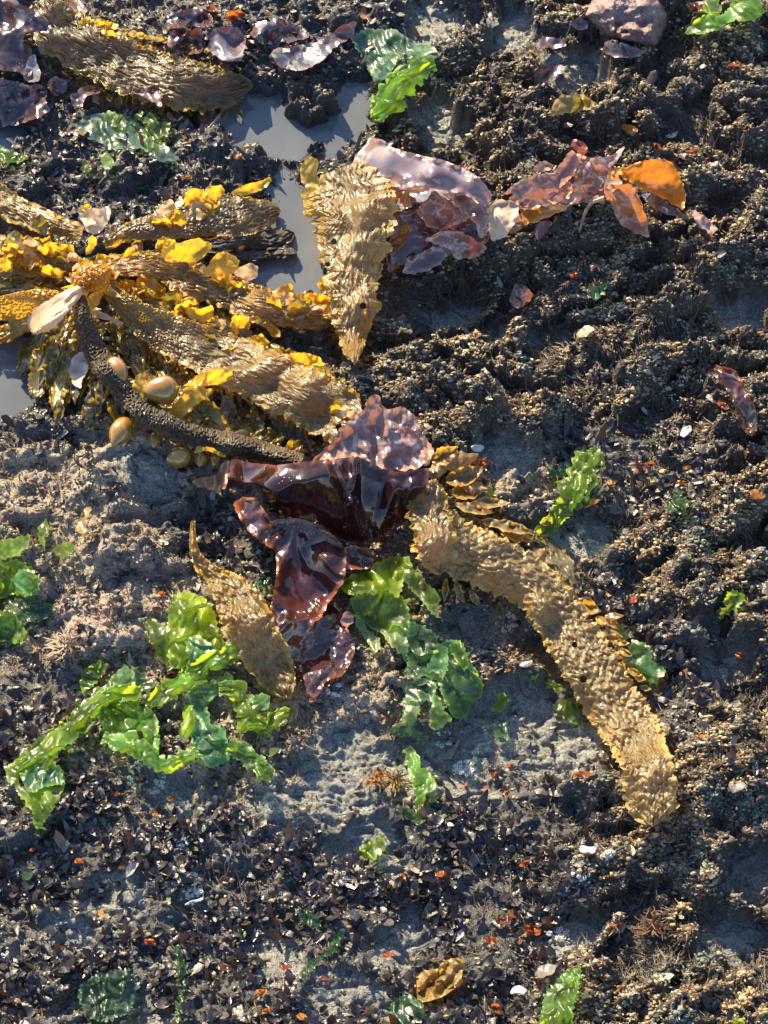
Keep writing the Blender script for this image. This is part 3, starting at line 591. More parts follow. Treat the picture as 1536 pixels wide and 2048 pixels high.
for i, (x, y, s) in enumerate([(190,285,30),(240,255,34),(285,250,30),(225,295,26),(340,255,26),(310,275,26),(15,265,40),(60,160,40),(120,180,34),(200,205,40),(30,190,40)]):
    lobe(k, 'C', [(x - s, y + s * .6), (x - s * .7, y - s * .6), (x, y - s), (x + s * .8, y - s * .5), (x + s, y + s * .5), (x, y + s * .8)], [(.45,.3,.03),(.2,.15,.04),(.35,.26,.16)][i % 3], .015, .05, seed=70 + i, mat=['gold','olive','pale'][i % 3])
# gas floats
for i, (x, y, a, ln, w_, h) in enumerate([(642,762,170,150,128,.055),(470,680,62,135,88,.05),(482,930,108,150,98,.03),(713,1030,155,105,92,.022),(803,1042,95,66,56,.02),(860,1042,95,60,52,.018),(965,938,170,74,50,.026),(762,982,95,44,38,.025),(482,142,10,40,32,.05),(620,960,95,80,56,.015),(490,690,70,10,8,.0)][:10]):
    floatball(k, *V('C', [(x, y)])[0], a, ln / 2, w_ / 2, h, i)
lobe(k, 'C', [(770,1015),(790,985),(850,990),(905,1020),(895,1035),(840,1005)], (.5,.36,.03), .035, .05, seed=90)
lobe(k, 'C', [(1140,1000),(1150,965),(1172,955),(1172,985),(1150,1005)], (.55,.36,.02), .02, .045, seed=91)
# feathery side blades along the stipe and the long blade
LF = [(205,640,115,70,20),(180,620,105,95,24),(150,610,100,110,26),(130,640,110,90,22),(115,680,105,100,24),(165,690,95,110,24),(150,730,100,80,20),(190,720,90,110,20),(105,720,110,70,20),(90,690,115,60,18),
      (200,760,80,80,16),(180,780,95,70,18),(140,770,110,60,20),(215,800,75,60,14),(235,830,60,60,14),(120,800,100,50,16),(170,810,85,60,16),(80,740,115,60,16),(130,700,95,80,22),(100,650,120,60,22),
      (270,650,70,80,24),(285,665,65,85,24),(300,680,72,80,22),(320,695,60,70,22),(250,640,75,80,20),(235,630,70,90,18),(265,690,80,70,20),(290,720,78,60,20),(345,725,80,50,14),(360,740,82,50,12),
      (395,790,75,70,20),(420,800,80,80,24),(445,790,78,90,26),(470,810,85,70,20),(500,820,70,70,18),(520,835,75,60,18),(410,830,95,60,18),(450,850,90,55,20),(540,850,80,60,16),(560,870,95,60,14),
      (580,880,70,55,14),(600,885,95,50,14),(245,655,60,60,14),(160,660,110,70,20),(208,690,100,90,18),(228,740,95,70,14)]
for i, (x, y, a, ln, w_) in enumerate(LF):
    x += rp.uniform(-6, 6); y += rp.uniform(-6, 6); gl = i % 4
    leaflet(k, M['olive'] if gl != 1 else M['gold'], x, y, a + rp.uniform(-16, 16), ln, w_ * 1.15, rp.uniform(.02, .034), rp.uniform(.004, .018), [OLV, (.20,.14,.02), GREY, (.085,.075,.06)][gl] if x < 230 else [GREY, (.07,.065,.06), OLV, GREY][gl], (.28,.20,.05), rp.uniform(-30, 30), 700 + i)
lo = lobe(k, 'C', [(275,680),(290,630),(330,600),(350,615),(355,670),(330,720),(325,755),(290,740)], (.42,.40,.36), .03, .045, seed=95, mat='pale')
# fringe of small teeth along blade edges
for i in range(34):
    t = i / 33.; x = 250 + t * 440; y = 620 + t * 205 + 52 + 12 * math.sin(t * 3); leaflet(k, M['gold'] if i % 3 == 0 else M['olive'], x, y, 70 + rp.uniform(-25, 25), rp.uniform(20, 42), rp.uniform(6, 11), .02, .006, OLV if i % 2 else (.25,.18,.05), None, rp.uniform(-20, 20), 800 + i, 'edge_tooth')

EDGE = [((430,240),(740,285)), ((760,300),(1050,395)), ((1060,400),(1300,455)), ((560,120),(840,30)), ((520,400),(800,520)), ((820,560),(1180,730)), ((1180,745),(1400,860)), ((150,90),(320,110)), ((20,190),(300,215)), ((460,180),(700,195)), ((450,330),(640,400)), ((650,400),(1000,500))]
for i in range(78):
    (xa, ya), (xb, yb) = EDGE[i % 12]; u = rp.uniform(0, 1); x, y = V('C', [(xa + (xb - xa) * u + rp.normal(0, 8), ya + (yb - ya) * u + rp.normal(0, 8))])[0]; s_ = rp.uniform(10, 27); n = 7; a0 = rp.uniform(0, 6.3)
    pts = [(x + s_ * rp.uniform(.7, 1.25) * math.cos(a0 + 6.283 * j / n), y + s_ * .8 * rp.uniform(.6, 1.3) * math.sin(a0 + 6.283 * j / n)) for j in range(n)]; top = min(p[1] for p in pts); bot = max(p[1] for p in pts)
    m_ = ['gold', 'gold', 'olive', 'gold', 'pale'][i % 5]; c_ = [(.42,.25,.02), (.32,.20,.03), (.13,.095,.025), (.26,.18,.035), (.30,.23,.13)][i % 5]
    sheet('frill', k, M[m_], pts, c_, tuple(min(.8, q * 1.4) for q in c_), h=0, ctrl=[(x, top, rp.uniform(.04, .06)), (x - 6, bot, .018), (x + 6, bot, .018)], crumple=.005, lam=16, ruffle=3, curl=.005, seed=1500 + i, g=3.4, jagl=8.)
SP = V('C', [(310,400),(345,520),(405,650),(500,770),(620,870),(740,930),(880,965),(1050,1005),(1180,1040)])
for i in range(64):
    u = (i // 2 + .5) / 32 * 8; j = min(7, int(u)); f = u - j; (xa, ya), (xb, yb) = SP[j], SP[j + 1]; an = math.degrees(math.atan2(yb - ya, xb - xa)); sd = 1 if i % 2 else -1; nx, ny = -(yb - ya), xb - xa; nn = math.hypot(nx, ny)
    leaflet(k, M['olive'] if i % 3 else M['gold'], xa + (xb - xa) * f + sd * nx / nn * 17, ya + (yb - ya) * f + sd * ny / nn * 17, an + sd * rp.uniform(35, 75), rp.uniform(16, 38), rp.uniform(6, 12), .026, rp.uniform(.008, .03), [OLV, (.2,.14,.03), (.3,.2,.04)][i % 3], None, rp.uniform(-25, 25), 1700 + i, 'edge_tooth')
# ------------------------------------------------------------------ other kelp
KG = 'kelp blades lying on the rock'
t = thing_px('kelp_frond', 690, 400, 'tapering ribbed kelp blade hanging straight down at the right edge of the grey pool', 'kelp', KG)
blade('blade', t, M['kelp'], V('D', [(150,175,.02),(180,260,.03),(195,350,.032),(195,450,.03),(192,580,.026),(195,700,.022),(190,790,.018),(196,880,.01)]), W('D', [150,300,310,260,200,165,110,50]), (.20,.145,.055), (.55,.38,.10), h=.02, arch=.016, rib=.0032, ribw=7, ribl=36, frill=.005, jag=.17, nub=.75, seed=101, holes=3, label='wide ribbed blade')
for i, (pts, h1) in enumerate([([(0,170),(40,130),(70,145),(60,200),(80,240),(40,260),(5,230)], .05), ([(0,260),(50,230),(85,260),(60,310),(15,320)], .045), ([(10,330),(40,310),(70,330),(40,360),(15,355)], .04),
                          ([(245,300),(300,280),(350,290),(355,330),(320,350),(260,340)], .06), ([(290,360),(340,370),(345,410),(300,430)], .05),
                          ([(215,760),(240,690),(270,660),(300,665),(298,690),(262,720),(255,770),(225,830),(205,885),(175,850)], .035), ([(60,460),(100,420),(110,480),(80,500)], .04)]):
    lobe(t, 'D', pts, (.46,.31,.06), .02, h1, seed=110 + i)
for i, (pts) in enumerate([[(0,640),(40,630),(110,645),(105,680),(50,700),(0,680)], [(60,600),(95,570),(112,610),(80,640)]]):
    lobe(t, 'D', pts, (.52,.32,.03), .01, .035, seed=120 + i)
t = thing_px('kelp_frond', 260, 130, 'dark grooved kelp blade in the top left corner, its tip dipping into the pool', 'kelp', KG)
blade('blade', t, M['kelp'], V('A', [(150,10,.01),(230,110,.012),(400,215,.014),(600,300,.012),(780,345,.008),(920,350,.002),(1000,335,-.004)]), W('A', [140,200,215,215,200,150,60]), (.085,.068,.035), (.40,.27,.05), rib=.0036, ribw=6.5, ribl=40, frill=.005, jag=.14, seed=131)
lobe(t, 'A', [(305,95),(345,65),(370,85),(400,70),(430,85),(478,95),(460,120),(400,110),(350,115)], (.6,.38,.02), .02, .05, seed=132)
lobe(t, 'A', [(400,120),(450,120),(470,150),(430,160)], (.5,.34,.05), .02, .04, seed=133)
for i in range(26):
    u = i / 25.; q = V('A', [(300 + 650 * u, 380 + 75 * u - 40 * max(0, u - .6))])[0] if i % 2 else V('A', [(480 + 420 * u, 145 + 100 * u)])[0]
    leaflet(t, M['gold'] if i % 2 == 0 else M['olive'], q[0], q[1] - 8, (80 if i % 2 else -30) + rp.uniform(-30, 30), rp.uniform(14, 30), rp.uniform(8, 15), .015, .012, (.45,.32,.05) if i % 2 == 0 else OLV, None, rp.uniform(-30, 30), 900 + i)
t = thing_px('kelp_frond', 1080, 1250, 'longest sunlit golden kelp blade, bending to a ragged end', 'kelp', KG)
blade('blade', t, M['kelp'], V('F', [(150,440,.012),(260,520,.018),(390,580,.02),(530,650,.02),(650,780,.018),(735,910,.018),(810,1030,.018),(880,1150,.016),(965,1280,.014),(1025,1400,.014),(1045,1530,.012),(1050,1665,.01)]), W('F', [210,235,235,215,215,230,240,235,235,215,225,190]), (.205,.15,.065), (.55,.36,.09), h=.016, arch=.014, rib=.0031, ribw=7, ribl=22, frill=.0045, jag=.13, nub=.85, seed=141, holes=3)
blade('blade', t, M['kelp_dark'], V('F', [(560,470),(640,540),(700,620),(745,720)]), W('F', [40,90,90,40]), (.10,.08,.035), (.3,.2,.05), seed=142, rib=.003, h=.008)
for i, (x, y, a, ln, w_) in enumerate([(745,730,40,55,26),(860,815,15,40,12),(862,800,5,38,12),(880,880,25,34,14),(920,930,35,32,12),(935,985,30,32,12),(955,1020,25,30,12),(985,1045,20,26,12),(1010,1090,30,24,10),(1060,1270,-5,30,10),(1065,1285,10,26,10),(850,860,15,44,12),(900,900,20,32,10),(690,680,20,24,12),(905,955,25,28,10),(825,800,30,30,12),
                                     (350,400,5,120,18),(560,520,50,50,26),(430,450,15,80,16),(140,150,-25,60,28),(185,170,-15,76,30),(200,230,-10,80,30),(225,280,-5,70,28),(270,250,20,50,24),(300,330,-5,80,18),(240,330,10,80,16),(120,210,-30,50,22),(290,180,40,40,20),(600,410,-15,20,10),(100,640,80,44,12),(240,650,80,50,12),(200,640,95,50,10),(300,690,70,40,12),(420,740,75,34,10)]):
    q = V('F', [(x, y)])[0]
    leaflet(t, M['gold'] if i < 16 or i in (19,20) else M['olive'] if i > 28 else M['kelp'], q[0] - 4, q[1], a + rp.uniform(-8, 8), ln, w_ * 1.3, .022, rp.uniform(.012, .03), ([(.36,.24,.07),(.28,.19,.07),(.20,.14,.06)][i % 3] if i < 16 else [(.20,.135,.05),(.15,.10,.04),(.24,.17,.08)][i % 3]) if i < 29 else OLV, (.5,.33,.1), rp.uniform(-25, 25), 940 + i)
t = thing_px('kelp_frond', 865, 1080, 'short folded kelp tip beside the crimson sheet, with a yellow crumbly end', 'kelp', KG)
blade('blade', t, M['kelp'], V('F', [(90,240,.02),(118,340,.03),(140,450,.03),(158,550,.026),(165,612,.016)]), W('F', [130,180,170,160,130]), (.16,.12,.06), (.5,.33,.09), h=.02, arch=.014, rib=.003, ribw=6.5, ribl=26, nub=.8, frill=.01, jag=.2, seed=151)
lobe(t, 'F', [(35,500),(60,490),(90,510),(85,535),(60,530),(40,530)], (.4,.25,.07), .02, .03, seed=152)
t = thing_px('kelp_frond', 490, 1250, 'narrow kelp blade left of the crimson sheet, twisted at its thin top', 'kelp', KG)
blade('blade', t, M['kelp'], V('E', [(80,640,.03),(78,720,.03),(100,805,.03),(150,860,.028),(225,930,.026),(290,1020,.024),(345,1130,.018),(410,1250,.012),(460,1340,.006),(490,1410)]), W('E', [20,30,50,75,150,215,215,200,150,80]), (.17,.12,.045), (.55,.34,.06), h=.016, rib=.0034, ribw=7.5, ribl=26, nub=.8, frill=.006, jag=.1, seed=161)
lobe(t, 'E', [(75,840),(110,820),(165,850),(150,890),(110,880)], (.5,.3,.03), .03, .04, seed=162)
o = sheet('kelp_scrap', None, M['kelp'], V('J', [(130,795),(165,782),(205,780),(240,745),(280,728),(325,745),(312,800),(320,830),(255,875),(190,905),(135,915),(130,860)]), (.20,.13,.035), (.4,.27,.08), crumple=.006, lam=13, aniso=(60, 1.0), curl=.006, seed=171, h=.01)
tag(o, 'small olive scrap of ribbed kelp lying alone near the bottom edge', 'kelp')

# ------------------------------------------------------------------ red and purple sheets
RC = (.055, .013, .012); RE = (.20, .06, .035); RP = (.25, .165, .16); OR = (.26, .085, .02)  # RP: pink base takes in the sky reflected on the sheet
def crimson_h(px, py):
    x = (px - 350) * 2.1943; y = (py - 750) * 2.1943; I = np.interp
    tp = I(x, [235,450,690,800,920,1115], [365,395,372,357,415,405]); bt = I(x, [235,350,400,500,600,690,800,890,950,1060,1115], [505,495,600,625,630,705,742,730,690,600,475])
    yb = I(x, [235,350,450,560,680,740,820,900,1000,1115], [470,478,490,470,452,440,430,470,500,480]) + 14 * np.sin(x / 55) + 7 * np.sin(x / 23 + 1)
    hm = I(x, [235,300,450,700,800,900,1000,1115], [.05,.075,.092,.108,.108,.09,.085,.065]); f = np.clip((y - yb) / np.maximum(bt - yb, 20), 0, 1)
    h = np.where(y < yb, hm - .006 * np.clip((yb - y) / np.maximum(yb - tp, 20), 0, 1.2) ** 1.2, hm + (.006 - hm) * (f * .62 + .38 * f ** 2))
    for (x0, y0, x1, y1, a, w) in ((700,390,775,560,.018,40), (775,560,840,742,.016,36), (790,360,785,500,.010,26), (960,500,890,720,.014,46), (1040,480,960,680,.010,36), (560,480,620,640,.004,40)):
        t = np.clip(((x - x0) * (x1 - x0) + (y - y0) * (y1 - y0)) / ((x1 - x0) ** 2 + (y1 - y0) ** 2), 0, 1); d = np.hypot(x - x0 - t * (x1 - x0), y - y0 - t * (y1 - y0)); h = h + a * np.clip(1 - d / w, 0, 1)
    return np.maximum(h, .002)
t = thing_px('red_seaweed', 660, 1000, 'largest glossy dark crimson sheet draped at the middle, with an upright pleat', 'red seaweed')
sheet('sheet', t, M['crimson'], V('E', [(250,365),(330,385),(450,395),(560,380),(690,370),(760,362),(800,355),(860,385),(920,415),(1000,425),(1115,405),(1112,470),(1080,530),(1060,600),(1010,650),(950,690),(890,730),(840,742),(800,742),(730,740),(690,705),(640,665),(600,630),(500,625),(420,630),(390,590),(380,530),(350,495),(290,480),(235,505),(225,480),(240,420)]),
      (.019, .005, .005), (.13, .045, .03), h=0, ctrl=crimson_h, crumple=.0006, lam=70, ruffle=1.2, curl=.004, fine=.0002, seed=201, g=3.6)
sheet('sheet', t, M['redthin'], V('E', [(70,470),(110,450),(180,440),(215,370),(245,380),(235,450),(225,505),(190,500),(215,545),(160,500),(100,490)]), (.24,.12,.06), (.4,.2,.08), h=.03, crumple=.008, lam=22, seed=202)['label'] = 'crumpled tan end'
t = thing_px('red_seaweed', 750, 870, 'crumpled pinkish translucent sheet behind the crimson one, speckled with sand', 'red seaweed')
sheet('sheet', t, M['redthin'], V('E', [(595,378),(640,340),(690,290),(720,240),(770,200),(825,150),(850,140),(900,140),(940,150),(990,135),(1040,165),(1065,200),(1080,250),(1110,290),(1140,330),(1115,385),(1060,412),(980,420),(900,420),(850,385),(790,357),(700,372)]),
      RP, (.42,.24,.16), h=0, ctrl=V('E', [(600,378,.03),(850,150,.05),(700,370,.058),(900,250,.06),(1060,200,.055),(1100,380,.05),(800,300,.055),(980,400,.045)]), crumple=.007, lam=26, ruffle=3, curl=.010, fine=.0018, seed=203, g=3.6)
sheet('lobe', t, M['redthin'], V('E', [(830,140),(848,95),(885,82),(905,100),(895,130),(925,145),(880,165)]), (.34,.14,.07), None, h=.075, crumple=.004, seed=204, curl=.01)
sheet('lobe', t, M['redthin'], V('E', [(1080,270),(1105,290),(1140,330),(1118,395),(1085,400),(1095,330)]), (.34,.17,.10), None, h=.075, crumple=.003, seed=205, curl=.008)
sheet('lobe', t, M['redthin'], V('E', [(960,250),(1000,225),(1050,235),(1085,290),(1060,280),(1000,265)]), (.30,.12,.07), None, h=.078, crumple=.003, seed=206, curl=.008)
t = thing_px('red_seaweed', 600, 1200, 'long red-brown sheet spilling downward below the crimson one, deeply pleated with a wet dark tail', 'red seaweed')
sheet('sheet', t, M['lowred'], V('E', [(250,560),(300,538),(345,530),(400,605),(430,640),(425,700),(385,742),(330,690),(290,640)]), (.06,.02,.015), (.30,.10,.04), h=0, ctrl=V('E', [(250,560,.03),(345,530,.05),(300,600,.045),(380,740,.035),(430,650,.03),(395,660,.05)]), crumple=.004, lam=30, curl=.008, seed=211, g=3.6)
sheet('sheet', t, M['lowred'], V('E', [(390,742),(425,640),(480,630),(560,632),(640,655),(700,710),(742,748),(750,790),(750,880),(732,925),(700,965),(672,1000),(640,1070),(610,1085),(600,1160),(560,1200),(545,1250),(500,1280),(470,1240),(440,1180),(418,1110),(412,1040),(425,990),(440,900),(447,840),(440,770)]),
      (.050,.016,.013), (.24,.09,.04), h=0, ctrl=V('E', [(400,740,.03),(480,640,.035),(560,690,.02),(640,660,.035),(740,750,.025),(460,720,.045),(560,760,.048),(700,790,.05),(600,830,.04),(740,880,.03),(450,880,.045),(430,1000,.045),(520,900,.048),(640,1000,.03),(500,1080,.035),(560,1010,.024),(470,1180,.022),(550,1200,.012),(600,1100,.026)]),
      crumple=.002, lam=60, ruffle=1.5, curl=.006, pleat=V('E', [(520,640)])[0] + (1.9, .013, 170), fine=.0005, seed=212, g=3.6)
sheet('sheet', t, M['lowred'], V('E', [(745,755),(800,750),(850,758),(905,818),(890,845),(840,852),(750,855)]), (.07,.022,.016), (.3,.11,.045), h=0, ctrl=V('E', [(745,755,.03),(850,760,.04),(900,820,.015),(750,855,.03),(800,800,.018)]), crumple=.003, lam=30, curl=.007, seed=213, g=3.6)
sheet('tail', t, M['lowred'], V('E', [(600,1090),(640,1060),(660,1000),(700,975),(735,1010),(725,1070),(760,1110),(790,1180),(785,1240),(755,1290),(720,1330),(660,1345),(620,1420),(580,1400),(555,1300),(500,1285),(545,1250),(560,1200),(600,1170)]), (.035,.013,.012), (.12,.05,.03), h=.014, crumple=.005, lam=48, curl=.005, seed=214, g=3.6)
sheet('lobe', t, M['redthin'], V('E', [(725,1060),(745,1035),(780,1040),(782,1080),(755,1120),(735,1100)]), (.22,.11,.09), None, h=.02, crumple=.004, seed=215)
o = sheet('seaweed_scrap', None, M['orange'], V('E', [(585,1440),(610,1385),(650,1350),(690,1305),(708,1315),(690,1350),(640,1390),(600,1440)]), (.30,.09,.025), None, h=.012, crumple=.004, curl=.006, seed=216)
tag(o, 'slim orange seaweed tip poking out below the red-brown sheet', 'seaweed scrap')

t = thing_px('red_seaweed', 800, 420, 'heaped mauve and red sheets right of the hanging kelp blade, shining in the sun', 'red seaweed')
MV = (.165, .12, .14)  # mauve base carries the pale sky sheen in its colour
sheet('sheet', t, M['redthin'], V('D', [(255,60),(300,72),(340,100),(420,125),(520,145),(600,175),(660,215),(702,270),(692,310),(670,322),(640,290),(590,270),(520,255),(440,245),(360,258),(330,235),(322,208),(240,202),(190,180),(200,130),(240,90)]), MV, (.4,.24,.18), h=0,
      ctrl=V('D', [(260,60,0.033),(200,160,0.033),(250,140,0.048),(330,110,0.062),(330,220,0.048),(420,150,0.070),(440,240,0.055),(520,160,0.077),(550,250,0.062),(660,220,0.070),(690,300,0.055),(480,215,0.086),(380,215,0.077)]), crumple=0.0018, lam=127, ruffle=1.5, curl=.009, fine=.0003, seed=221, g=3.6)
sheet('sheet', t, M['redthin'], V('D', [(155,178),(175,155),(195,165),(220,190),(210,203),(165,198)]), (.2,.09,.07), None, h=.03, seed=222)
sheet('sheet', t, M['red'], V('D', [(310,480),(345,400),(340,350),(430,322),(500,300),(560,290),(640,320),(682,360),(690,440),(640,490),(560,505),(480,475),(400,510),(325,560)]), (.07,.025,.026), (.28,.12,.09), h=.012, crumple=0.0092, lam=67, curl=0.0104, seed=223, g=3.6)
sheet('sheet', t, M['red'], V('D', [(370,560),(395,515),(470,468),(530,460),(552,490),(500,535),(430,562)]), (.10,.05,.055), (.3,.18,.14), h=.03, crumple=0.0031, lam=75, curl=0.0065, seed=224)
sheet('sheet', t, M['redthin'], V('D', [(425,335),(460,290),(490,258),(515,275),(540,290),(600,320),(650,345),(560,385),(510,405),(470,392)]), (.22,.06,.035), (.45,.16,.08), h=.04, crumple=0.0122, lam=45, curl=0.0156, seed=225)
sheet('sheet', t, M['red'], V('D', [(455,440),(520,402),(600,410),(655,450),(692,470),(640,505),(575,512),(540,470)]), (.13,.05,.05), (.4,.22,.16), h=.045, crumple=0.0082, lam=55, curl=0.0130, seed=226)
sheet('sheet', t, M['redthin'], V('D', [(540,260),(600,262),(640,300),(690,320),(695,400),(660,440),(640,380),(600,330),(560,300)]), (.11,.05,.05), (.45,.28,.18), h=.05, crumple=0.0071, lam=55, curl=0.0130, seed=227)
sheet('sheet', t, M['redthin'], V('D', [(240,240),(330,225),(350,255),(400,260),(410,320),(360,330),(320,290),(250,262)]), (.26,.14,.10), (.4,.24,.15), h=.03, crumple=0.0082, lam=45, curl=0.0104, seed=228)
o = sheet('sheet', t, M['pale'], V('D', [(690,310),(730,288),(790,300),(805,330),(790,370),(760,422),(700,445),(690,380)]), (.50,.38,.27), (.55,.4,.28), h=.045, crumple=0.0051, lam=67, curl=0.0078, seed=229); o['label'] = 'bleached cream flap'
sheet('sheet', t, M['redthin'], V('D', [(755,370),(800,340),(825,380),(800,410),(765,415)]), (.2,.1,.09), None, h=.03, crumple=0.0061, seed=230)
sheet('sheet', t, M['red'], V('D', [(855,430),(865,385),(895,365),(925,370),(900,410),(870,440)]), (.16,.03,.025), None, h=.012, crumple=0.0061, seed=231)
sheet('backing_sheet', t, M['red'], V('D', [(330,225),(440,245),(560,250),(680,310),(700,380),(690,445),(600,495),(480,500),(340,540),(320,470),(345,340)]), (.085,.045,.05), (.3,.16,.12), h=.006, crumple=.004, lam=60, curl=.004, seed=236)
t = thing_px('red_seaweed', 1180, 370, 'spreading reddish seaweed with orange lobes and a hanging pointed blade, upper right', 'red seaweed')
sheet('sheet', t, M['redthin'], V('D', [(735,277),(790,230),(850,200),(930,190),(960,150),(990,108),(1032,130),(1010,180),(985,220),(930,270),(880,312),(810,310),(780,268)]), (.16,.075,.07), (.45,.26,.18), h=0, ctrl=V('D', [(740,275,0.026),(850,210,0.062),(990,115,0.062),(1010,180,0.062),(880,310,0.026),(900,240,0.070),(820,270,0.055)]), crumple=0.0051, lam=67, curl=0.0130, seed=241, g=3.6)
sheet('sheet', t, M['redthin'], V('D', [(848,185),(870,155),(920,155),(930,175),(890,190)]), (.3,.2,.17), None, h=.03, seed=242, curl=0.0130)
sheet('sheet', t, M['orange'], V('D', [(985,92),(1000,72),(1040,80),(1062,118),(1025,132)]), (.22,.06,.04), None, h=.05, seed=243, curl=0.0130)
sheet('sheet', t, M['orange'], V('D', [(805,312),(870,310),(940,316),(1000,302),(965,332),(880,366),(820,388),(803,345)]), (.50,.20,.03), (.6,.28,.06), h=.028, crumple=0.0051, lam=75, curl=0.0104, seed=244)
sheet('sheet', t, M['redthin'], V('D', [(1000,205),(1040,150),(1080,150),(1115,170),(1110,225),(1080,272),(1030,242)]), (.24,.11,.09), (.45,.25,.18), h=.045, crumple=0.0102, lam=40, curl=0.0130, seed=245)
sheet('sheet', t, M['redthin'], V('D', [(920,290),(960,240),(1010,250),(1000,300),(960,312)]), (.3,.13,.09), None, h=.03, crumple=0.0082, lam=37, seed=246)
sheet('sheet', t, M['redthin'], V('D', [(1070,130),(1120,140),(1190,95),(1165,150),(1120,185),(1080,165)]), (.34,.22,.2), None, h=.045, crumple=0.0061, seed=247)
sheet('sheet', t, M['orange'], V('D', [(1150,185),(1220,158),(1290,143),(1350,148),(1385,190),(1412,270),(1402,335),(1360,305),(1290,272),(1230,242),(1185,215)]), (.42,.17,.02), (.6,.3,.05), h=0, ctrl=V('D', [(1160,185,0.048),(1220,170,0.077),(1290,150,0.086),(1380,190,0.086),(1405,320,0.048),(1290,260,0.033),(1340,230,0.041),(1230,230,0.041)]), crumple=0.0031, lam=93, curl=0.0117, seed=248, g=3.6)
sheet('sheet', t, M['redthin'], V('D', [(1225,248),(1300,270),(1350,308),(1412,340),(1422,362),(1350,348),(1290,322),(1250,278)]), (.13,.08,.08), None, h=.03, crumple=0.0041, seed=249, curl=0.0104)
sheet('sheet', t, M['orange'], V('D', [(1110,232),(1170,240),(1210,230),(1242,290),(1272,370),(1277,432),(1220,412),(1170,382),(1140,312),(1112,272)]), (.22,.09,.06), (.42,.2,.1), h=0, ctrl=V('D', [(1110,240,0.055),(1210,235,0.077),(1270,370,0.033),(1277,430,0.019),(1150,330,0.033),(1200,320,0.055)]), crumple=0.0031, lam=75, curl=0.0091, seed=250, g=3.6)
sheet('sheet', t, M['redthin'], V('D', [(1110,235),(1125,200),(1150,185),(1170,200),(1180,240),(1140,265)]), (.34,.2,.1), None, h=.055, crumple=0.0061, lam=40, seed=251, curl=0.0130)
sheet('sheet', t, M['redthin'], V('D', [(1418,322),(1480,350),(1532,402),(1500,420),(1452,382)]), (.25,.15,.13), None, h=.015, crumple=0.0061, seed=252)
sheet('backing_sheet', t, M['redthin'], V('D', [(760,285),(850,225),(960,190),(1010,120),(1080,140),(1180,180),(1260,190),(1290,260),(1180,260),(1100,290),(1000,310),(900,330),(810,340)]), (.14,.085,.09), (.35,.2,.15), h=.008, crumple=.005, lam=50, curl=.006, seed=237)
for i, pts in enumerate([[(870,250),(930,215),(985,220),(1000,270),(950,300),(890,310)], [(960,150),(1010,120),(1060,140),(1080,190),(1030,215),(985,200)], [(1060,190),(1110,175),(1160,200),(1140,250),(1090,265)], [(1040,240),(1100,235),(1125,275),(1080,300),(1040,285)], [(780,300),(830,280),(880,300),(860,325),(810,330)]]):
    sheet('sheet', t, M['redthin'], V('D', pts), [(.30,.19,.19), (.32,.19,.16), (.28,.2,.21)][i % 3], (.5,.32,.24), h=.035, crumple=0.0102, lam=48, curl=0.0130, seed=260 + i * 3, g=3.6, ruffle=4)  # lilac tones have the sky sheen put into the colour
tube('stalk', t, M['pale'], V('D', [(1112,285,0.062),(1065,305,0.055),(1038,350,0.033),(1022,410,0.004)]), [.004, .003, .0025, .0015], np.array([.3, .25, .2]))
PV = (.038, .022, .028); PVE = (.16, .09, .09)
t = thing_px('purple_laver', 40, 110, 'shiny mauve laver sheet with a hole, hanging in the top left corner', 'purple seaweed')
sheet('sheet', t, M['purple'], V('A', [(-60,-20),(60,0),(110,30),(160,60),(200,95),(212,130),(195,185),(160,222),(146,170),(140,130),(100,128),(92,165),(125,190),(135,270),(120,310),(80,292),(40,285),(-60,270)]), (.05,.028,.034), PVE, h=0, ctrl=V('A', [(0,0,.05),(110,40,.05),(200,110,.03),(60,200,.02),(0,260,.03),(150,210,.01),(120,290,.012)]), crumple=.005, lam=50, curl=.006, seed=261)
sheet('sheet', t, M['purple'], V('A', [(-60,300),(40,320),(110,340),(160,335),(195,365),(180,400),(205,440),(140,480),(60,500),(-60,520)]), PV, PVE, h=.014, crumple=.009, lam=40, curl=.007, seed=262)
sheet('sheet', t, M['purple'], V('A', [(190,330),(215,305),(265,318),(275,350),(245,385),(205,380)]), PV, PVE, h=.014, crumple=.008, seed=263)
sheet('sheet', t, M['purple'], V('A', [(275,385),(330,350),(395,335),(402,370),(340,390),(330,430),(290,425)]), PV, PVE, h=.014, crumple=.007, seed=264)
sheet('sheet', t, M['redthin'], V('A', [(115,230),(140,215),(165,300),(150,330),(100,325),(90,300)]), (.2,.2,.22), None, h=.02, crumple=.005, seed=265)
t = thing_px('purple_laver', 420, 90, 'dark purple laver sheets curling over the rock right of the corner kelp', 'purple seaweed')
sheet('sheet', t, M['purple'], V('A', [(670,185),(680,125),(720,112),(770,118),(808,105),(815,205),(760,218),(735,205),(700,232)]), (.05,.02,.02), PVE, h=.02, crumple=.012, lam=34, curl=.012, seed=266)
sheet('sheet', t, M['purple'], V('A', [(835,200),(838,125),(880,103),(955,110),(985,165),(965,245),(895,245),(860,225)]), (.09,.07,.085), PVE, h=.022, crumple=.008, lam=30, curl=.007, seed=267)
sheet('sheet', t, M['purple'], V('A', [(640,90),(690,50),(780,30),(850,60),(840,110),(760,105),(690,120)]), PV, PVE, h=.014, crumple=.010, lam=30, curl=.007, seed=268)
t = thing_px('purple_laver', 600, 80, 'flat dark laver sheet with a curled pale loop, top middle above the pool', 'purple seaweed')
sheet('sheet', t, M['purple'], V('A', [(1070,225),(1100,195),(1150,185),(1210,180),(1290,160),(1370,100),(1425,85),(1420,140),(1340,190),(1280,250),(1210,285),(1120,270)]), (.05,.04,.05), PVE, h=.014, crumple=.008, lam=46, curl=.006, seed=269)
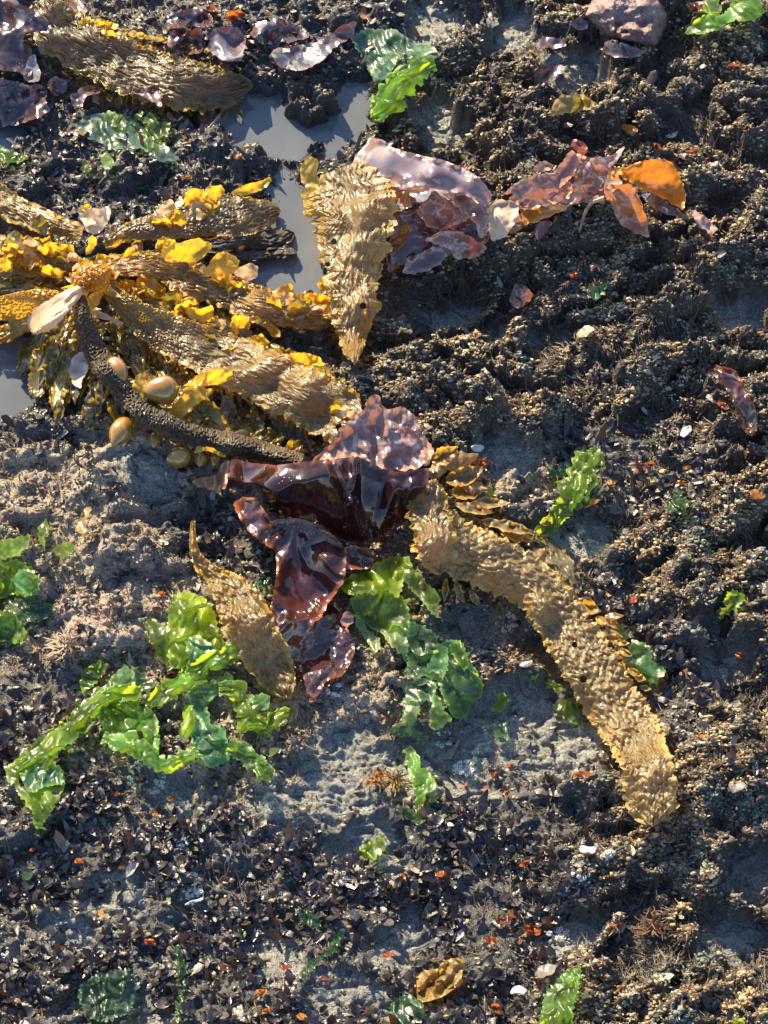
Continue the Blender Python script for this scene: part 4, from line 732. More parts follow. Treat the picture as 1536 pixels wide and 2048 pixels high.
sheet('sheet', t, M['purple'], V('A', [(1000,140),(1030,90),(1110,75),(1200,110),(1240,150),(1160,170),(1060,180)]), PV, PVE, h=.012, crumple=.008, lam=36, curl=.006, seed=270)
sheet('curl', t, M['redthin'], V('A', [(1085,215),(1110,190),(1160,190),(1165,215),(1135,205),(1115,225),(1110,250)]), (.36,.3,.24), None, h=.03, crumple=.003, seed=271, curl=.01)
o = sheet('purple_laver', None, M['purple'], V('A', [(240,40),(262,-10),(330,0),(352,50),(300,72)]), (.14,.075,.06), None, h=.016, crumple=.006, seed=272); tag(o, 'small brownish laver flap at the top edge above the yellow tuft', 'purple seaweed')
o = sheet('purple_laver', None, M['purple'], V('A', [(500,350),(520,318),(550,330),(555,360),(580,350),(640,355),(650,430),(600,400),(530,372)]), (.12,.07,.07), (.25,.15,.12), h=.03, crumple=.008, lam=24, seed=273); tag(o, 'little pinkish laver flap against the lower edge of the corner kelp', 'purple seaweed')
for i, (pts, lab) in enumerate([([(600,185),(640,145),(700,150),(738,180),(680,198)], 'flat dark laver flap just left of the pinkish boulder'), ([(745,95),(775,68),(820,85),(810,115),(770,122)], 'small bluish laver flap touching the pinkish boulder'), ([(600,300),(640,260),(712,265),(700,310),(640,330)], 'dark slaty laver flap below the pinkish boulder'), ([(870,200),(885,165),(960,175),(1050,205),(1000,235),(900,225)], 'long wet dark laver strip under the pinkish boulder')]):
    o = sheet('purple_laver', None, M['purple'], V('B', pts), (.05,.042,.05), PVE, h=.01, crumple=.005, seed=274 + i); tag(o, lab, 'purple seaweed')
o = blade('red_seaweed', None, M['red'], V('K', [(1310,600,.02),(1370,640,.02),(1420,720,.02),(1450,800,.016),(1470,880,.008)]), W('K', [40,80,70,80,40]), (.06,.022,.014), (.3,.1,.03), rib=.001, ribw=30, frill=.01, jag=.12, seed=281, crumple=.004); tag(o, 'dark red-brown strap curling at the right edge of the lumpy turf', 'red seaweed')
o = sheet('red_seaweed', None, M['red'], V('K', [(460,300),(480,240),(520,250),(560,290),(540,320),(500,350),(450,330)]), (.07,.03,.028), (.2,.08,.04), h=.008, crumple=.006, seed=282); tag(o, 'small dark red leaf on bare rock below the heaped mauve sheets', 'red seaweed')
o = sheet('brown_seaweed', None, M['olive'], V('B', [(665,470),(680,400),(720,380),(790,375),(840,410),(800,440),(740,450)]), (.2,.13,.03), (.4,.25,.1), h=.02, crumple=.01, lam=26, curl=.01, seed=283); tag(o, 'curled olive and orange leaf amid the turf above the orange lobes', 'brown seaweed')
o = sheet('brown_seaweed', None, M['olive'], V('G', [(335,140),(345,80),(380,30),(405,25),(385,80),(370,150),(430,150),(380,165)]), (.10,.07,.03), (.4,.25,.06), h=.02, crumple=.006, seed=284, curl=.01); tag(o, 'thin curled brown seaweed leaf on the pale lip of rock at left', 'brown seaweed')
o = sheet('brown_seaweed', None, M['pale'], V('J', [(600,805),(615,770),(660,752),(695,765),(670,800),(630,810)]), (.2,.18,.16), None, h=.012, crumple=.005, seed=285); tag(o, 'grey limp seaweed leaf just above the bottom green blade', 'brown seaweed')
o = sheet('brown_seaweed', None, M['pale'], V('K', [(735,455),(750,430),(790,415),(812,435),(785,465),(745,472)]), (.36,.37,.32), None, h=.012, crumple=.004, seed=286, curl=.01); tag(o, 'pale grey cupped leaf caught in the middle of the lumpy turf', 'brown seaweed')
# ------------------------------------------------------------------ sea lettuce
GN = (.10, .175, .016); GE = (.28, .42, .05); GY_ = (.22, .33, .02); GD = (.012, .042, .014); GB = (.040, .088, .036)
def lett(label, px, py, group=None): return thing_px('sea_lettuce', px, py, label, 'sea lettuce', group)
def gs(par, v, pts, col=GN, edge=GE, mat='green', h=.014, crumple=.010, lam=24, seed=0, **k):
    return sheet('frond', par, M[mat], V(v, pts), col, edge, h=h * .65, crumple=crumple * .85, lam=lam * 1.25, ruffle=k.pop('ruffle', 4.), curl=k.pop('curl', .001), fold='film', fine=.0007, seed=seed, g=3.3, second=GD if mat == 'green' else GB, soft=1, jagl=6.5, edgew=4., **k)
def gr(par, v, pts, ws, col=GN, edge=GE, mat='green', h=.014, seed=0, crumple=.009):
    return blade('frond', par, M[mat], V(v, pts), W(v, ws), col, edge, h=h * .65, arch=.001, rib=.0004, ribw=40, ribl=60, frill=.001, jag=.42, seed=seed, crumple=crumple, step=3.0, second=GD)
t = lett('upright bright green sea lettuce ribbon at right of centre, paler and yellower at its top', 1130, 990)
gr(t, 'F', [(835,105,.03),(790,150,.03),(740,220,.02),(705,300,.016),(660,375,.012),(600,440,.006),(560,465)], [50,110,110,100,75,60,30], GN, GE, seed=301)
gs(t, 'F', [(700,270),(740,220),(810,200),(835,240),(800,270),(780,340),(720,360)], (.10,.24,.08), GE, seed=302, h=.01)
t = lett('large pleated sea lettuce below the crimson sheet, bright top and bluish tail', 830, 1290)
gs(t, 'H', [(105,342),(170,300),(280,285),(300,240),(350,215),(420,190),(520,195),(530,250),(540,275),(480,330),(480,370),(450,450),(380,400),(250,420),(150,430),(108,410)], GY_, GE, h=.028, crumple=.012, lam=26, seed=303)
gs(t, 'H', [(150,450),(240,420),(330,400),(440,420),(505,460),(525,580),(505,650),(430,610),(380,660),(300,650),(230,590),(180,540)], GB, GE, 'green', h=.018, crumple=.011, lam=34, seed=304, aniso=(75, 1.6))
gs(t, 'H', [(470,320),(530,275),(590,300),(640,370),(690,405),(712,460),(690,500),(700,560),(730,600),(660,550),(600,480),(530,400)], (.08,.22,.06), (.3,.5,.15), h=.032, crumple=.006, lam=44, seed=305, aniso=(50, 1.8))
gs(t, 'H', [(515,585),(600,620),(690,670),(695,730),(760,708),(800,700),(850,760),(880,850),(930,880),(975,990),(960,1060),(900,1100),(870,1200),(800,1190),(740,1100),(690,960),(610,920),(560,960),(505,900),(500,780)], GB, (.14,.34,.10), 'greendark', h=.014, crumple=.010, lam=34, seed=306, aniso=(78, 2.2))
gs(t, 'H', [(340,650),(430,600),(500,640),(510,700),(505,860),(470,790),(400,740)], (.20,.30,.14), (.4,.5,.25), h=.018, crumple=.01, lam=26, seed=307)
gs(t, 'H', [(175,550),(215,560),(260,640),(330,690),(345,760),(300,790),(260,720),(200,640)], (.2,.26,.12), (.3,.4,.2), 'green', h=.01, crumple=.006, seed=308)
gs(t, 'H', [(610,900),(690,740),(700,730),(750,740),(760,860),(720,960),(680,900)], (.07,.19,.09), (.2,.42,.14), h=.03, crumple=.006, lam=40, seed=309, aniso=(80, 2))
gs(t, 'H', [(760,740),(830,700),(860,760),(890,870),(860,900),(800,830)], (.06,.19,.04), GE, h=.026, crumple=.010, lam=24, seed=310, aniso=(75, 2))
gs(t, 'H', [(475,1175),(500,1090),(560,1080),(582,1085),(575,1160),(540,1235),(500,1210)], (.06,.18,.09), (.2,.4,.15), h=.024, crumple=.006, lam=30, seed=311)
gs(t, 'H', [(640,1235),(650,1100),(665,1010),(700,1060),(740,1140),(785,1190),(740,1225),(685,1270)], (.07,.20,.08), (.25,.45,.2), h=.026, crumple=.008, lam=30, seed=312)
gs(t, 'H', [(398,1285),(450,1210),(520,1220),(565,1260),(630,1300),(610,1345),(540,1300),(440,1305)], GD, GN, 'greendark', h=.014, crumple=.008, seed=313)
gs(t, 'H', [(500,960),(560,960),(640,930),(690,1000),(660,1080),(580,1085),(500,1080),(480,1150),(490,1040)], GB, (.12,.3,.1), 'greendark', h=.012, crumple=.008, seed=314)
gs(t, 'H', [(890,890),(940,920),(975,990),(960,1050),(910,1010)], GN, GE, h=.02, seed=315)
t = lett('single curved green strip on grey rock below the big pleated lettuce', 830, 1560)
gr(t, 'H', [(500,1370,.01),(535,1430,.018),(548,1510,.018),(600,1580,.016),(590,1660,.01),(575,1740,.004),(572,1835)], [60,90,80,150,80,36,14], (.10,.27,.07), GE, seed=316, crumple=.006)
gs(t, 'H', [(545,1545),(610,1545),(672,1560),(680,1600),(620,1640),(590,1690),(560,1620)], (.14,.30,.08), GE, h=.018, seed=317)
gs(t, 'H', [(440,1730),(500,1720),(560,1780),(570,1840),(500,1800)], GD, GN, 'greendark', h=.008, seed=318)
t = lett('tangled net of bright green lettuce ribbons in the lower left, leaving gaps of dark rock', 300, 1420)
gs(t, 'G', [(735,480),(760,420),(820,400),(890,425),(940,480),(955,560),(990,640),(940,680),(860,690),(800,745),(740,735),(730,640)], GY_, (.35,.55,.08), h=.02, crumple=.014, lam=26, seed=321, aniso=(80, 1.6))
gs(t, 'G', [(640,540),(660,510),(700,540),(735,580),(740,740),(700,700),(668,640)], GD, GN, h=.014, seed=322)
gs(t, 'G', [(810,610),(870,590),(940,640),(960,690),(880,720),(820,700)], (.06,.2,.08), GE, 'greendark', h=.022, seed=323)
gr(t, 'G', [(1040,650,.02),(980,695,.02),(900,715,.018),(840,780,.016),(760,820,.014),(690,870,.012),(650,900)], [70,80,80,90,90,80,50], (.11,.29,.04), (.3,.5,.1), seed=324)
gs(t, 'G', [(1010,640),(1080,630),(1150,660),(1168,700),(1130,730),(1080,690),(1020,690)], GY_, GE, h=.032, seed=325)
gr(t, 'G', [(620,840,.014),(520,850,.02),(440,870,.022),(380,930,.02),(320,1000,.018),(235,1060,.016),(170,1120,.014),(60,1180,.012)], [60,80,80,100,100,100,110,70], GN, (.28,.5,.08), seed=326)
gs(t, 'G', [(440,850),(540,835),(640,885),(690,960),(702,1060),(690,1125),(600,1095),(540,1070),(470,1040),(430,960)], (.10,.26,.05), (.3,.5,.12), h=.02, crumple=.016, lam=24, seed=327)
gr(t, 'G', [(450,1040,.014),(540,1075,.018),(640,1110,.016),(725,1165,.014),(800,1135,.012),(870,1095,.01)], [60,70,80,70,70,60], (.12,.3,.06), (.36,.55,.2), seed=328)
gs(t, 'G', [(825,825),(920,800),(1010,755),(1032,800),(960,840),(910,900),(925,980),(985,1000),(1000,1060),(1010,1140),(930,1180),(870,1150),(840,1060),(850,960),(830,880)], (.05,.17,.075), (.2,.42,.14), 'greendark', h=.016, crumple=.010, lam=30, seed=329)
gr(t, 'G', [(960,830,.018),(1040,830,.02),(1065,900,.02),(1085,950,.018),(1050,1020,.012)], [60,80,80,90,60], GN, (.3,.5,.15), seed=330)
gr(t, 'G', [(1080,890,.02),(1130,890,.022),(1185,860,.018)], [50,70,40], (.10,.25,.1), (.3,.48,.2), seed=331)
gr(t, 'G', [(1090,960,.016),(1170,990,.012),(1230,940,.01),(1275,915,.006)], [70,80,60,30], GN, GE, seed=332)
gr(t, 'G', [(1000,1080,.012),(1080,1115,.014),(1130,1160,.012),(1190,1230,.01)], [70,80,80,70], (.1,.28,.07), (.3,.5,.15), seed=333)
gs(t, 'G', [(20,1170),(60,1150),(110,1130),(200,1120),(275,1180),(288,1250),(240,1345),(190,1425),(205,1450),(150,1440),(142,1370),(80,1290),(40,1240)], (.16,.27,.05), (.36,.48,.12), h=.014, crumple=.012, lam=30, seed=334, aniso=(70, 1.5))
gs(t, 'G', [(85,1215),(170,1150),(270,1185),(282,1245),(200,1260),(130,1290)], (.05,.15,.07), (.2,.35,.1), 'greendark', h=.03, crumple=.008, seed=335)
gs(t, 'G', [(550,718),(590,758),(597,825),(520,832),(445,842),(480,790)], (.11,.27,.10), (.36,.52,.25), h=.03, crumple=.007, seed=336)
gs(t, 'G', [(570,720),(600,740),(690,800),(650,850),(600,830)], GD, GN, 'greendark', h=.014, seed=337)
gr(t, 'G', [(830,900,.01),(825,980,.012),(800,1050,.01)], [40,60,50], GY_, GE, seed=338)
t = lett('bright crumpled sea lettuce cut off by the left edge of the picture', 40, 1180)
gs(t, 'G', [(-60,200),(60,165),(140,150),(122,210),(60,255),(-60,265)], (.20,.40,.04), GE, h=.02, crumple=.007, seed=341)
gs(t, 'G', [(-60,280),(80,265),(150,300),(175,380),(120,430),(60,410),(-60,460)], (.09,.28,.05), GE, h=.016, crumple=.016, lam=22, seed=342)
gs(t, 'G', [(50,350),(90,300),(150,310),(180,390),(110,420)], (.12,.28,.14), (.3,.5,.2), h=.03, crumple=.008, seed=343)
gs(t, 'G', [(20,440),(120,430),(210,450),(250,470),(200,520),(110,540),(40,500)], GD, GB, 'greendark', h=.01, crumple=.010, seed=344)
gs(t, 'G', [(-60,480),(60,490),(120,590),(90,630),(0,620),(-60,630)], (.12,.32,.05), GE, h=.014, crumple=.012, seed=345)
o = gs(None, 'G', [(170,180),(165,120),(200,80),(215,120),(195,160),(200,220)], GB, GE, h=.016, seed=346); o.name = 'sea_lettuce'; tag(o, 'small green tuft on pale rock above the left edge lettuce', 'sea lettuce')
o = gs(None, 'G', [(225,220),(270,190),(330,195),(320,230),(290,255),(240,240)], (.13,.27,.06), GE, h=.016, seed=347); o.name = 'sea_lettuce'; tag(o, 'little flat green scrap right of the left edge lettuce', 'sea lettuce')
o = gs(None, 'G', [(350,800),(370,740),(450,700),(475,720),(440,790),(390,830),(360,850)], (.06,.19,.04), GE, h=.014, seed=348); o.name = 'sea_lettuce'; tag(o, 'dark green lettuce scrap above the tangled net, below the pinkish crust', 'sea lettuce')
t = lett('vivid green ribbon standing between the pool and the upper turf', 805, 180)
gr(t, 'B', [(205,255,.02),(150,275,.03),(90,310,.03),(40,370,.024),(10,430,.016),(-50,470,.01)], [60,90,120,110,100,50], (.11,.32,.04), (.35,.55,.15), seed=351)
gs(t, 'B', [(-55,380),(0,370),(40,390),(20,450),(-30,485),(-55,470)], (.13,.36,.03), GE, h=.02, seed=352)
t = lett('bright green lettuce in the top right corner beside the pinkish boulder', 1450, 40)
gs(t, 'B', [(1200,132),(1250,75),(1290,55),(1350,60),(1390,20),(1400,-20),(1500,-20),(1525,50),(1480,85),(1400,80),(1330,125),(1250,138)], (.09,.30,.04), (.28,.52,.14), h=.02, crumple=.012, lam=34, seed=353, aniso=(-25, 1.6))
gs(t, 'B', [(1270,40),(1290,-10),(1340,-10),(1350,40),(1310,60)], (.12,.3,.03), GE, h=.02, seed=354)
t = lett('pale washed-out green film spread over rock at top middle', 790, 90)
gs(t, 'P', [(700,75),(735,55),(790,60),(830,85),(870,90),(880,115),(830,130),(780,130),(745,160),(730,125)], (.10,.20,.13), (.3,.4,.25), 'greendark', h=.006, crumple=.008, lam=22, seed=355)
gs(t, 'P', [(730,110),(770,95),(800,110),(780,150),(750,170)], (.06,.15,.10), (.15,.28,.15), 'greendark', h=.012, crumple=.008, seed=356)
t = lett('dark bluish wet lettuce film left of the pool under the corner kelp', 230, 260)
gs(t, 'A', [(300,500),(340,460),(430,448),(500,455),(560,500),(640,560),(720,640),(650,650),(560,590),(440,600),(380,560),(320,550)], (.07,.14,.13), (.2,.3,.26), 'greendark', h=.006, crumple=.010, lam=32, seed=357)
for i, pts in enumerate([[(510,500),(560,440),(580,445),(540,500)], [(560,520),(620,480),(680,490),(675,540),(610,560)], [(590,600),(570,560),(600,545),(620,585)], [(320,680),(340,640),(370,680),(350,700)], [(410,460),(440,445),(500,465),(490,520),(440,500)], [(550,480),(600,450),(640,470),(600,500)], [(400,640),(430,600),(460,660),(430,690)]]):
    gs(t, 'A', pts, GD if i % 2 else (.05,.16,.03), GN, h=.02, crumple=.007, seed=360 + i)
t = lett('green lettuce leaf tucked behind the right side of the long golden kelp blade', 1280, 1320)
gs(t, 'F', [(940,965),(970,895),(1040,915),(1052,980),(1112,1025),(1080,1085),(1000,1072)], (.07,.20,.08), (.22,.42,.16), h=.01, crumple=.010, lam=30, seed=371)
gs(t, 'F', [(900,860),(930,830),(955,870),(940,920)], (.12,.25,.04), GE, h=.008, seed=372)
for i, (v, pts, lab, c, m) in enumerate([
    ('F', [(1330,815),(1350,750),(1365,690),(1400,685),(1445,720),(1425,750),(1400,775),(1370,790)], 'small two-toned green leaf alone in dark turf toward the right edge', GN, 'green'),
    ('F', [(1095,350),(1170,268),(1212,322),(1180,372)], 'flat dark bottle-green leaf right of the upright ribbon', GD, 'greendark'),
    ('F', [(625,150),(660,170),(710,165),(690,215),(640,225),(620,200)], 'dark green leaf behind the upright ribbon, on its left', GD, 'greendark'),
    ('H', [(1015,1145),(1050,1080),(1080,1025),(1130,1070),(1115,1130),(1060,1150)], 'small green flap on grey rock left of the long golden blade, upper one of two', GN, 'green'),
    ('H', [(1025,1220),(1090,1240),(1120,1160),(1135,1200),(1112,1315),(1050,1315)], 'small folded green scrap on grey rock, lower one of the two near the long blade', GB, 'greendark'),
    ('H', [(1400,1105),(1450,1080),(1505,1050),(1560,1100),(1560,1230),(1500,1200)], 'green leaf trapped under the left edge of the long golden blade', GD, 'green'),
    ('H', [(1250,960),(1270,920),(1310,930),(1330,980),(1310,1000)], 'tiny dark green tuft left of the long blade', GD, 'greendark'),
    ('H', [(1370,1000),(1375,950),(1420,970),(1470,1010),(1440,1030)], 'pale green tuft touching the long blade where it leans left', GN, 'green'),
    ('J', [(615,1010),(640,900),(655,860),(720,790),(790,765),(785,850),(760,920),(752,1010)], 'shiny dark green blade standing at the bottom edge, right of middle', (.05,.15,.03), 'green'),
    ('I', [(310,860),(350,820),(400,795),(500,778),(560,830),(545,900),(500,960),(400,995),(330,950)], 'murky grey-green crumpled lettuce at the bottom left', (.06,.10,.075), 'greendark'),
    ('I', [(1200,820),(1240,740),(1300,710),(1340,640),(1370,620),(1365,680),(1330,720),(1280,740),(1240,800)], 'thin string of dull green leaf in the bottom centre', GD, 'greendark'),
    ('I', [(1430,300),(1480,270),(1536,230),(1545,290),(1500,340),(1440,340)], 'yellow-green fringe on bare grey rock in the lower centre', (.14,.25,.03), 'green'),
    ('I', [(1190,570),(1230,540),(1290,580),(1270,610),(1220,600)], 'pair of tiny dark green leaves in flaky turf, lower middle', GD, 'greendark'),
    ('J', [(1385,990),(1400,965),(1435,975),(1440,1000)], 'bright green dot of lettuce at the bottom right corner', (.2,.38,.03), 'green'),
    ('K', [(795,300),(800,265),(835,245),(862,240),(850,280),(830,310)], 'lone small green leaf among the lumpy turf, upper right', (.09,.24,.09), 'green'),
    ('E', [(330,930),(380,900),(420,880),(415,930),(370,950)], 'dark green lettuce showing in the hollow beside the narrow kelp', GD, 'greendark'),
    ('C', [(860,420),(910,410),(950,440),(930,500),(880,490)], 'round glossy green leaf wedged between two blades of the big kelp', (.07,.17,.02), 'green'),
    ('E', [(1360,520),(1370,480),(1400,490),(1395,540),(1365,545)], 'small lime green speck right of the pinkish sheet', GY_, 'green'),
    ('P', [(0,295),(20,300),(55,310),(40,330),(0,325)], 'mossy green fringe at the left edge beside the corner laver', (.06,.14,.02), 'green'),
    ('P', [(350,1900),(362,1890),(372,1960),(365,2040),(352,2040),(355,1960)], 'thin dull green strand running down grey rock at the bottom', GD, 'greendark'),
    ('J', [(20,930),(60,880),(140,900),(170,960),(120,1010),(40,1000)], 'dim green film beside the olive kelp scrap at the bottom', (.03,.08,.05), 'greendark')]):
    o = gs(None, v, pts, c, tuple(min(.5, x * 2.2) for x in c), m, h=.012, crumple=.011, lam=15, seed=400 + i, ruffle=7); o.name = 'sea_lettuce'; tag(o, lab, 'sea lettuce')

# ------------------------------------------------------------------ boulder, barnacles, shell
def boulder():
    q = V('B', [(800,65),(845,-15),(960,-40),(1085,-20),(1132,60),(1125,110),(1090,185),(1000,172),(890,140)]); pl = [p[:2] for p in q]
    xs = np.arange(min(p[0] for p in q), max(p[0] for p in q), 2.4); ys = np.arange(min(p[1] for p in q), max(p[1] for p in q), 2.4)
    X, Y = np.meshgrid(xs, ys); ins = inside(X.ravel(), Y.ravel(), pl).reshape(X.shape); d = edge_dist(X.ravel(), Y.ravel(), pl).reshape(X.shape)
    h = np.where(ins, .034 * np.clip(d / 26, 0, 1) ** .6 + .010 * fbm(X / 40, Y / 30, 3, 8) + .004 * fbm(X / 20, Y / 20, 4, 5) + .002 * fbm(X / 5, Y / 5, 2, 6), -.01)
    f = gridfaces(*X.shape); f = f[ins.ravel()[f].max(1)]
    o = build('boulder', to_world(X.ravel(), Y.ravel(), h.ravel()), f, M['rock']); tag(o, 'rounded pinkish crusted stone at the top edge, right of middle', 'boulder')
boulder()
def barnacles(px, py, r, n, label, seed, size=1.):
    r_ = np.random.default_rng(seed); vs = []; fs = []; k = 7; o = 0; an = np.linspace(0, 2 * math.pi, k, endpoint=False)
    for i in range(n):
        a = r_.uniform(0, 6.28); d = r * math.sqrt(r_.uniform(0, 1)); x, y = plane_pt(px + d * math.cos(a), py + d * math.sin(a) * .8); z = float(lookup(HG, np.array([x]), np.array([y]))[0])
        R = r_.uniform(.0018, .0042) * size; hh = R * r_.uniform(.5, .9); rr = R * r_.uniform(.8, 1.15, k)
        ring = lambda s, zz, q=rr: np.stack([x + q * s * np.cos(an), y + q * s * np.sin(an), np.full(k, z + zz)], -1)
        vs.append(np.concatenate([ring(1, -.001), ring(.72, hh), ring(.45, hh * 1.08), ring(.25, hh * .5)])); base = np.arange(k)
        for l in range(3): fs.append(np.stack([base + l * k, (base + 1) % k + l * k, (base + 1) % k + (l + 1) * k, base + (l + 1) * k], -1) + o)
        o += 4 * k
    b = build('barnacle_crust', np.concatenate(vs), np.concatenate(fs), M['barnacle']); tag(b, label, 'barnacles', 'white barnacle crusts'); return b
barnacles(*V('I', [(760,455)])[0], 30, 60, 'largest round white barnacle crust at lower left, with a broken shell on its rim', 1)
barnacles(*V('I', [(170,765)])[0], 24, 34, 'round whitish barnacle crust beside the bottom of the left edge', 2)
barnacles(*V('I', [(425,700)])[0], 18, 20, 'small bright barnacle crust above the murky grey-green lettuce', 3)
barnacles(*V('I', [(45,750)])[0], 14, 12, 'barnacle crust touching the left edge near the bottom', 4)
barnacles(*V('I', [(728,285)])[0], 16, 18, 'greyish barnacle crust above the largest white one', 5)
barnacles(*V('I', [(1375,395)])[0], 20, 26, 'barnacle crust beside the yellow-green fringe in the lower centre', 6)
barnacles(*V('J', [(780,490)])[0], 29, 50, 'widest scatter of white barnacles on grey rock, lower right of centre', 7)
barnacles(*V('J', [(710,632)])[0], 17, 26, 'tight round barnacle knob below the widest scatter', 8, 1.1)
barnacles(*V('J', [(915,620)])[0], 20, 26, 'barnacle knob with a brown sprig in front, lower right', 9)
barnacles(*V('J', [(885,375)])[0], 12, 18, 'thin vertical line of barnacles above the widest scatter', 10)
barnacles(*V('H', [(855,1480)])[0], 22, 60, 'cream lumpy barnacle knob on bare rock beside red scraps', 11)
barnacles(*V('H', [(1115,570)])[0], 22, 26, 'ring of grey barnacles on rock left of the long golden blade', 12)
barnacles(*V('H', [(730,1300)])[0], 20, 16, 'faint barnacles under the tail of the pleated lettuce', 13)
barnacles(*V('I', [(590,30)])[0], 40, 60, 'pale green-white barnacle crust under the tangled lettuce net', 14)
barnacles(*V('G', [(1470,870)])[0], 16, 18, 'white barnacles beside the slim orange seaweed tip', 15)
barnacles(*V('B', [(1330,720)])[0], 24, 30, 'pale barnacle crust right of the orange lobes', 16)
barnacles(*V('J', [(800,285)])[0], 14, 12, 'bright barnacle bits above a red scrap, under the end of the long blade', 17)
def chip(v, pts, lab, seed):
    o = sheet('shell_fragment', None, M['chip'], V(v, pts), (.7,.75,.8), None, h=.010, crumple=.002, lam=14, ruffle=1.5, curl=.003, seed=seed, g=2.6); s = o.modifiers.new('thickness', 'SOLIDIFY'); s.thickness = .0018; tag(o, lab, 'shell fragment')
chip('J', [(505,875),(512,850),(545,842),(572,858),(560,878),(530,872)], 'bright bluish white shell chip near the bottom edge', 451)
chip('I', [(740,515),(775,500),(815,488),(812,498),(770,512),(745,522)], 'thin white broken shell rim on the largest barnacle crust', 452)
chip('J', [(648,640),(655,625),(672,628),(672,642)], 'tiny white shell chip left of the tight barnacle knob', 453)
chip('J', [(780,300),(790,280),(850,290),(845,318),(800,310)], 'pale shell chip on red scraps under the end of the long blade', 454)
chip('E', [(1300,310),(1340,302),(1362,318),(1340,338),(1310,335)], 'pale yellow cupped shell right of the pinkish sheet', 455)
chip('K', [(1165,880),(1175,850),(1215,835),(1218,862),(1190,885)], 'white shell chip below the lumpy turf, above the flaky red patch', 456)

# small bright scraps one can count
SC = [('I',320,345,36,0,'orange leaf scrap with a lit tip in dark flakes, left'), ('I',125,300,34,1,'red-orange scrap left of the lit-tipped one'), ('I',10,345,26,1,'red scrap at the very left edge, low down'), ('I',485,370,24,2,'coral scrap right of the lit-tipped orange one'),
      ('I',470,75,26,1,'scarlet scrap below the tangled lettuce net'), ('I',685,95,30,0,'yellowish orange sliver below the net, toward the centre'), ('I',620,160,24,0,'orange sliver in flakes under the yellowish one'), ('I',400,550,30,0,'amber curl on dark rock left of the largest barnacle crust'),
      ('I',1040,868,36,0,'bright orange crescent near the bottom, left of centre'), ('I',1060,945,34,0,'orange cup-shaped scrap under the bright crescent'), ('I',1205,965,38,0,'long orange sliver at the bottom, right of the cup-shaped one'), ('I',1225,700,20,2,'dull red bead of algae beside the string of green leaf'),
      ('I',1140,765,36,3,'wine-red leaf scrap left of the string of green leaf'), ('I',1300,820,46,3,'maroon leaf scrap above the long orange sliver'), ('I',600,670,40,1,'rusty curled strip below the largest barnacle crust'), ('I',900,770,60,4,'rounded brown leaf on bare grey rock, bottom'),
      ('J',480,580,50,3,'deep red leaf scrap in the lower right middle'), ('J',590,620,60,1,'rusty bronze leaf beside the tight barnacle knob'), ('J',425,660,44,1,'red-orange frilly scrap below the deep red leaf'), ('J',225,395,44,1,'scarlet scrap with a grey top, lower centre'),
      ('J',565,355,40,1,'brick red scrap below the end of the long blade'), ('J',820,315,30,1,'vermilion scrap under the pale shell chip'), ('J',80,400,24,1,'small red dot of algae left of the scarlet scrap'), ('J',450,935,44,4,'flat brown angular flake near the bottom edge'), ('J',15,720,40,1,'brick scrap left of the olive kelp scrap'),
      ('H',985,1610,34,1,'orange-red sprig below the cream barnacle knob'), ('H',1110,1650,46,1,'red curled sprig right of the cream barnacle knob'), ('H',1040,1530,44,3,'dark red sprig touching the cream barnacle knob'), ('H',860,1590,36,1,'orange sprig just below and left of the cream knob'), ('H',1130,1480,30,1,'scarlet sprig above the red curled one'), ('H',730,1690,20,0,'small orange sprig right of the green strip'),
      ('H',1120,890,30,0,'golden leaf on grey rock left of the long golden blade'), ('H',365,1190,24,0,'tiny golden sprig on rock left of the lettuce tail'), ('G',710,410,30,0,'orange leaf above the bright knot of lettuce'), ('G',155,660,24,0,'orange speck in dark turf near the left edge'), ('G',455,760,20,1,'rusty speck above the lettuce net'),
      ('F',1045,165,34,3,'crimson frond tip in the flaky patch at right'), ('F',1170,240,32,0,'orange leaf in the flaky patch at right'), ('F',1030,380,26,1,'orange pointed leaf right of the upright green ribbon'), ('F',880,240,28,0,'amber bead leaf right of the upright green ribbon top'), ('F',1490,290,50,0,'apricot coloured leaf at the right edge'), ('F',1420,960,36,1,'red rounded leaf in dark turf near the right edge'),
      ('F',1255,1300,34,0,'orange leaf right of the end of the long blade'), ('F',760,1460,60,1,'rusty red leaf cluster left of the end of the long blade'), ('F',970,730,30,1,'small russet leaf right of the bend in the long blade'), ('F',1050,160,26,1,'scarlet leaf tip next to the crimson one'), ('F',1200,180,30,0,'yellow-brown leaf above the orange one in the flaky patch'),
      ('B',1400,255,34,1,'orange leaf in the upper right turf'), ('B',1090,580,30,1,'red leaf above the orange lobes'), ('B',985,515,50,0,'shiny orange leaf above the spreading reddish seaweed'), ('B',790,395,34,1,'orange tip on the curled olive leaf'), ('B',1240,600,40,1,'rusty leaf right of and above the orange lobes'), ('B',1245,25,46,3,'dark red tuft on the corner lettuce'), ('B',590,205,22,0,'amber speck under the flat dark laver flap'),
      ('A',940,60,60,3,'blood red frond at top, above the pool'), ('A',840,30,60,3,'branching red frond at the top edge'), ('A',1290,165,36,1,'brick red strip on the flat dark laver'), ('A',955,620,26,0,'amber glint on the dark ledge by the pool'), ('A',745,710,26,1,'rusty sprig above the yellow fringed blade'), ('K',725,205,36,1,'rust coloured tip in the turf under the heaped sheets'), ('K',1350,755,50,1,'orange strip on the dark red-brown strap')]
SCC = [(.40,.16,.025), (.26,.06,.02), (.30,.13,.08), (.14,.03,.025), (.11,.06,.04)]
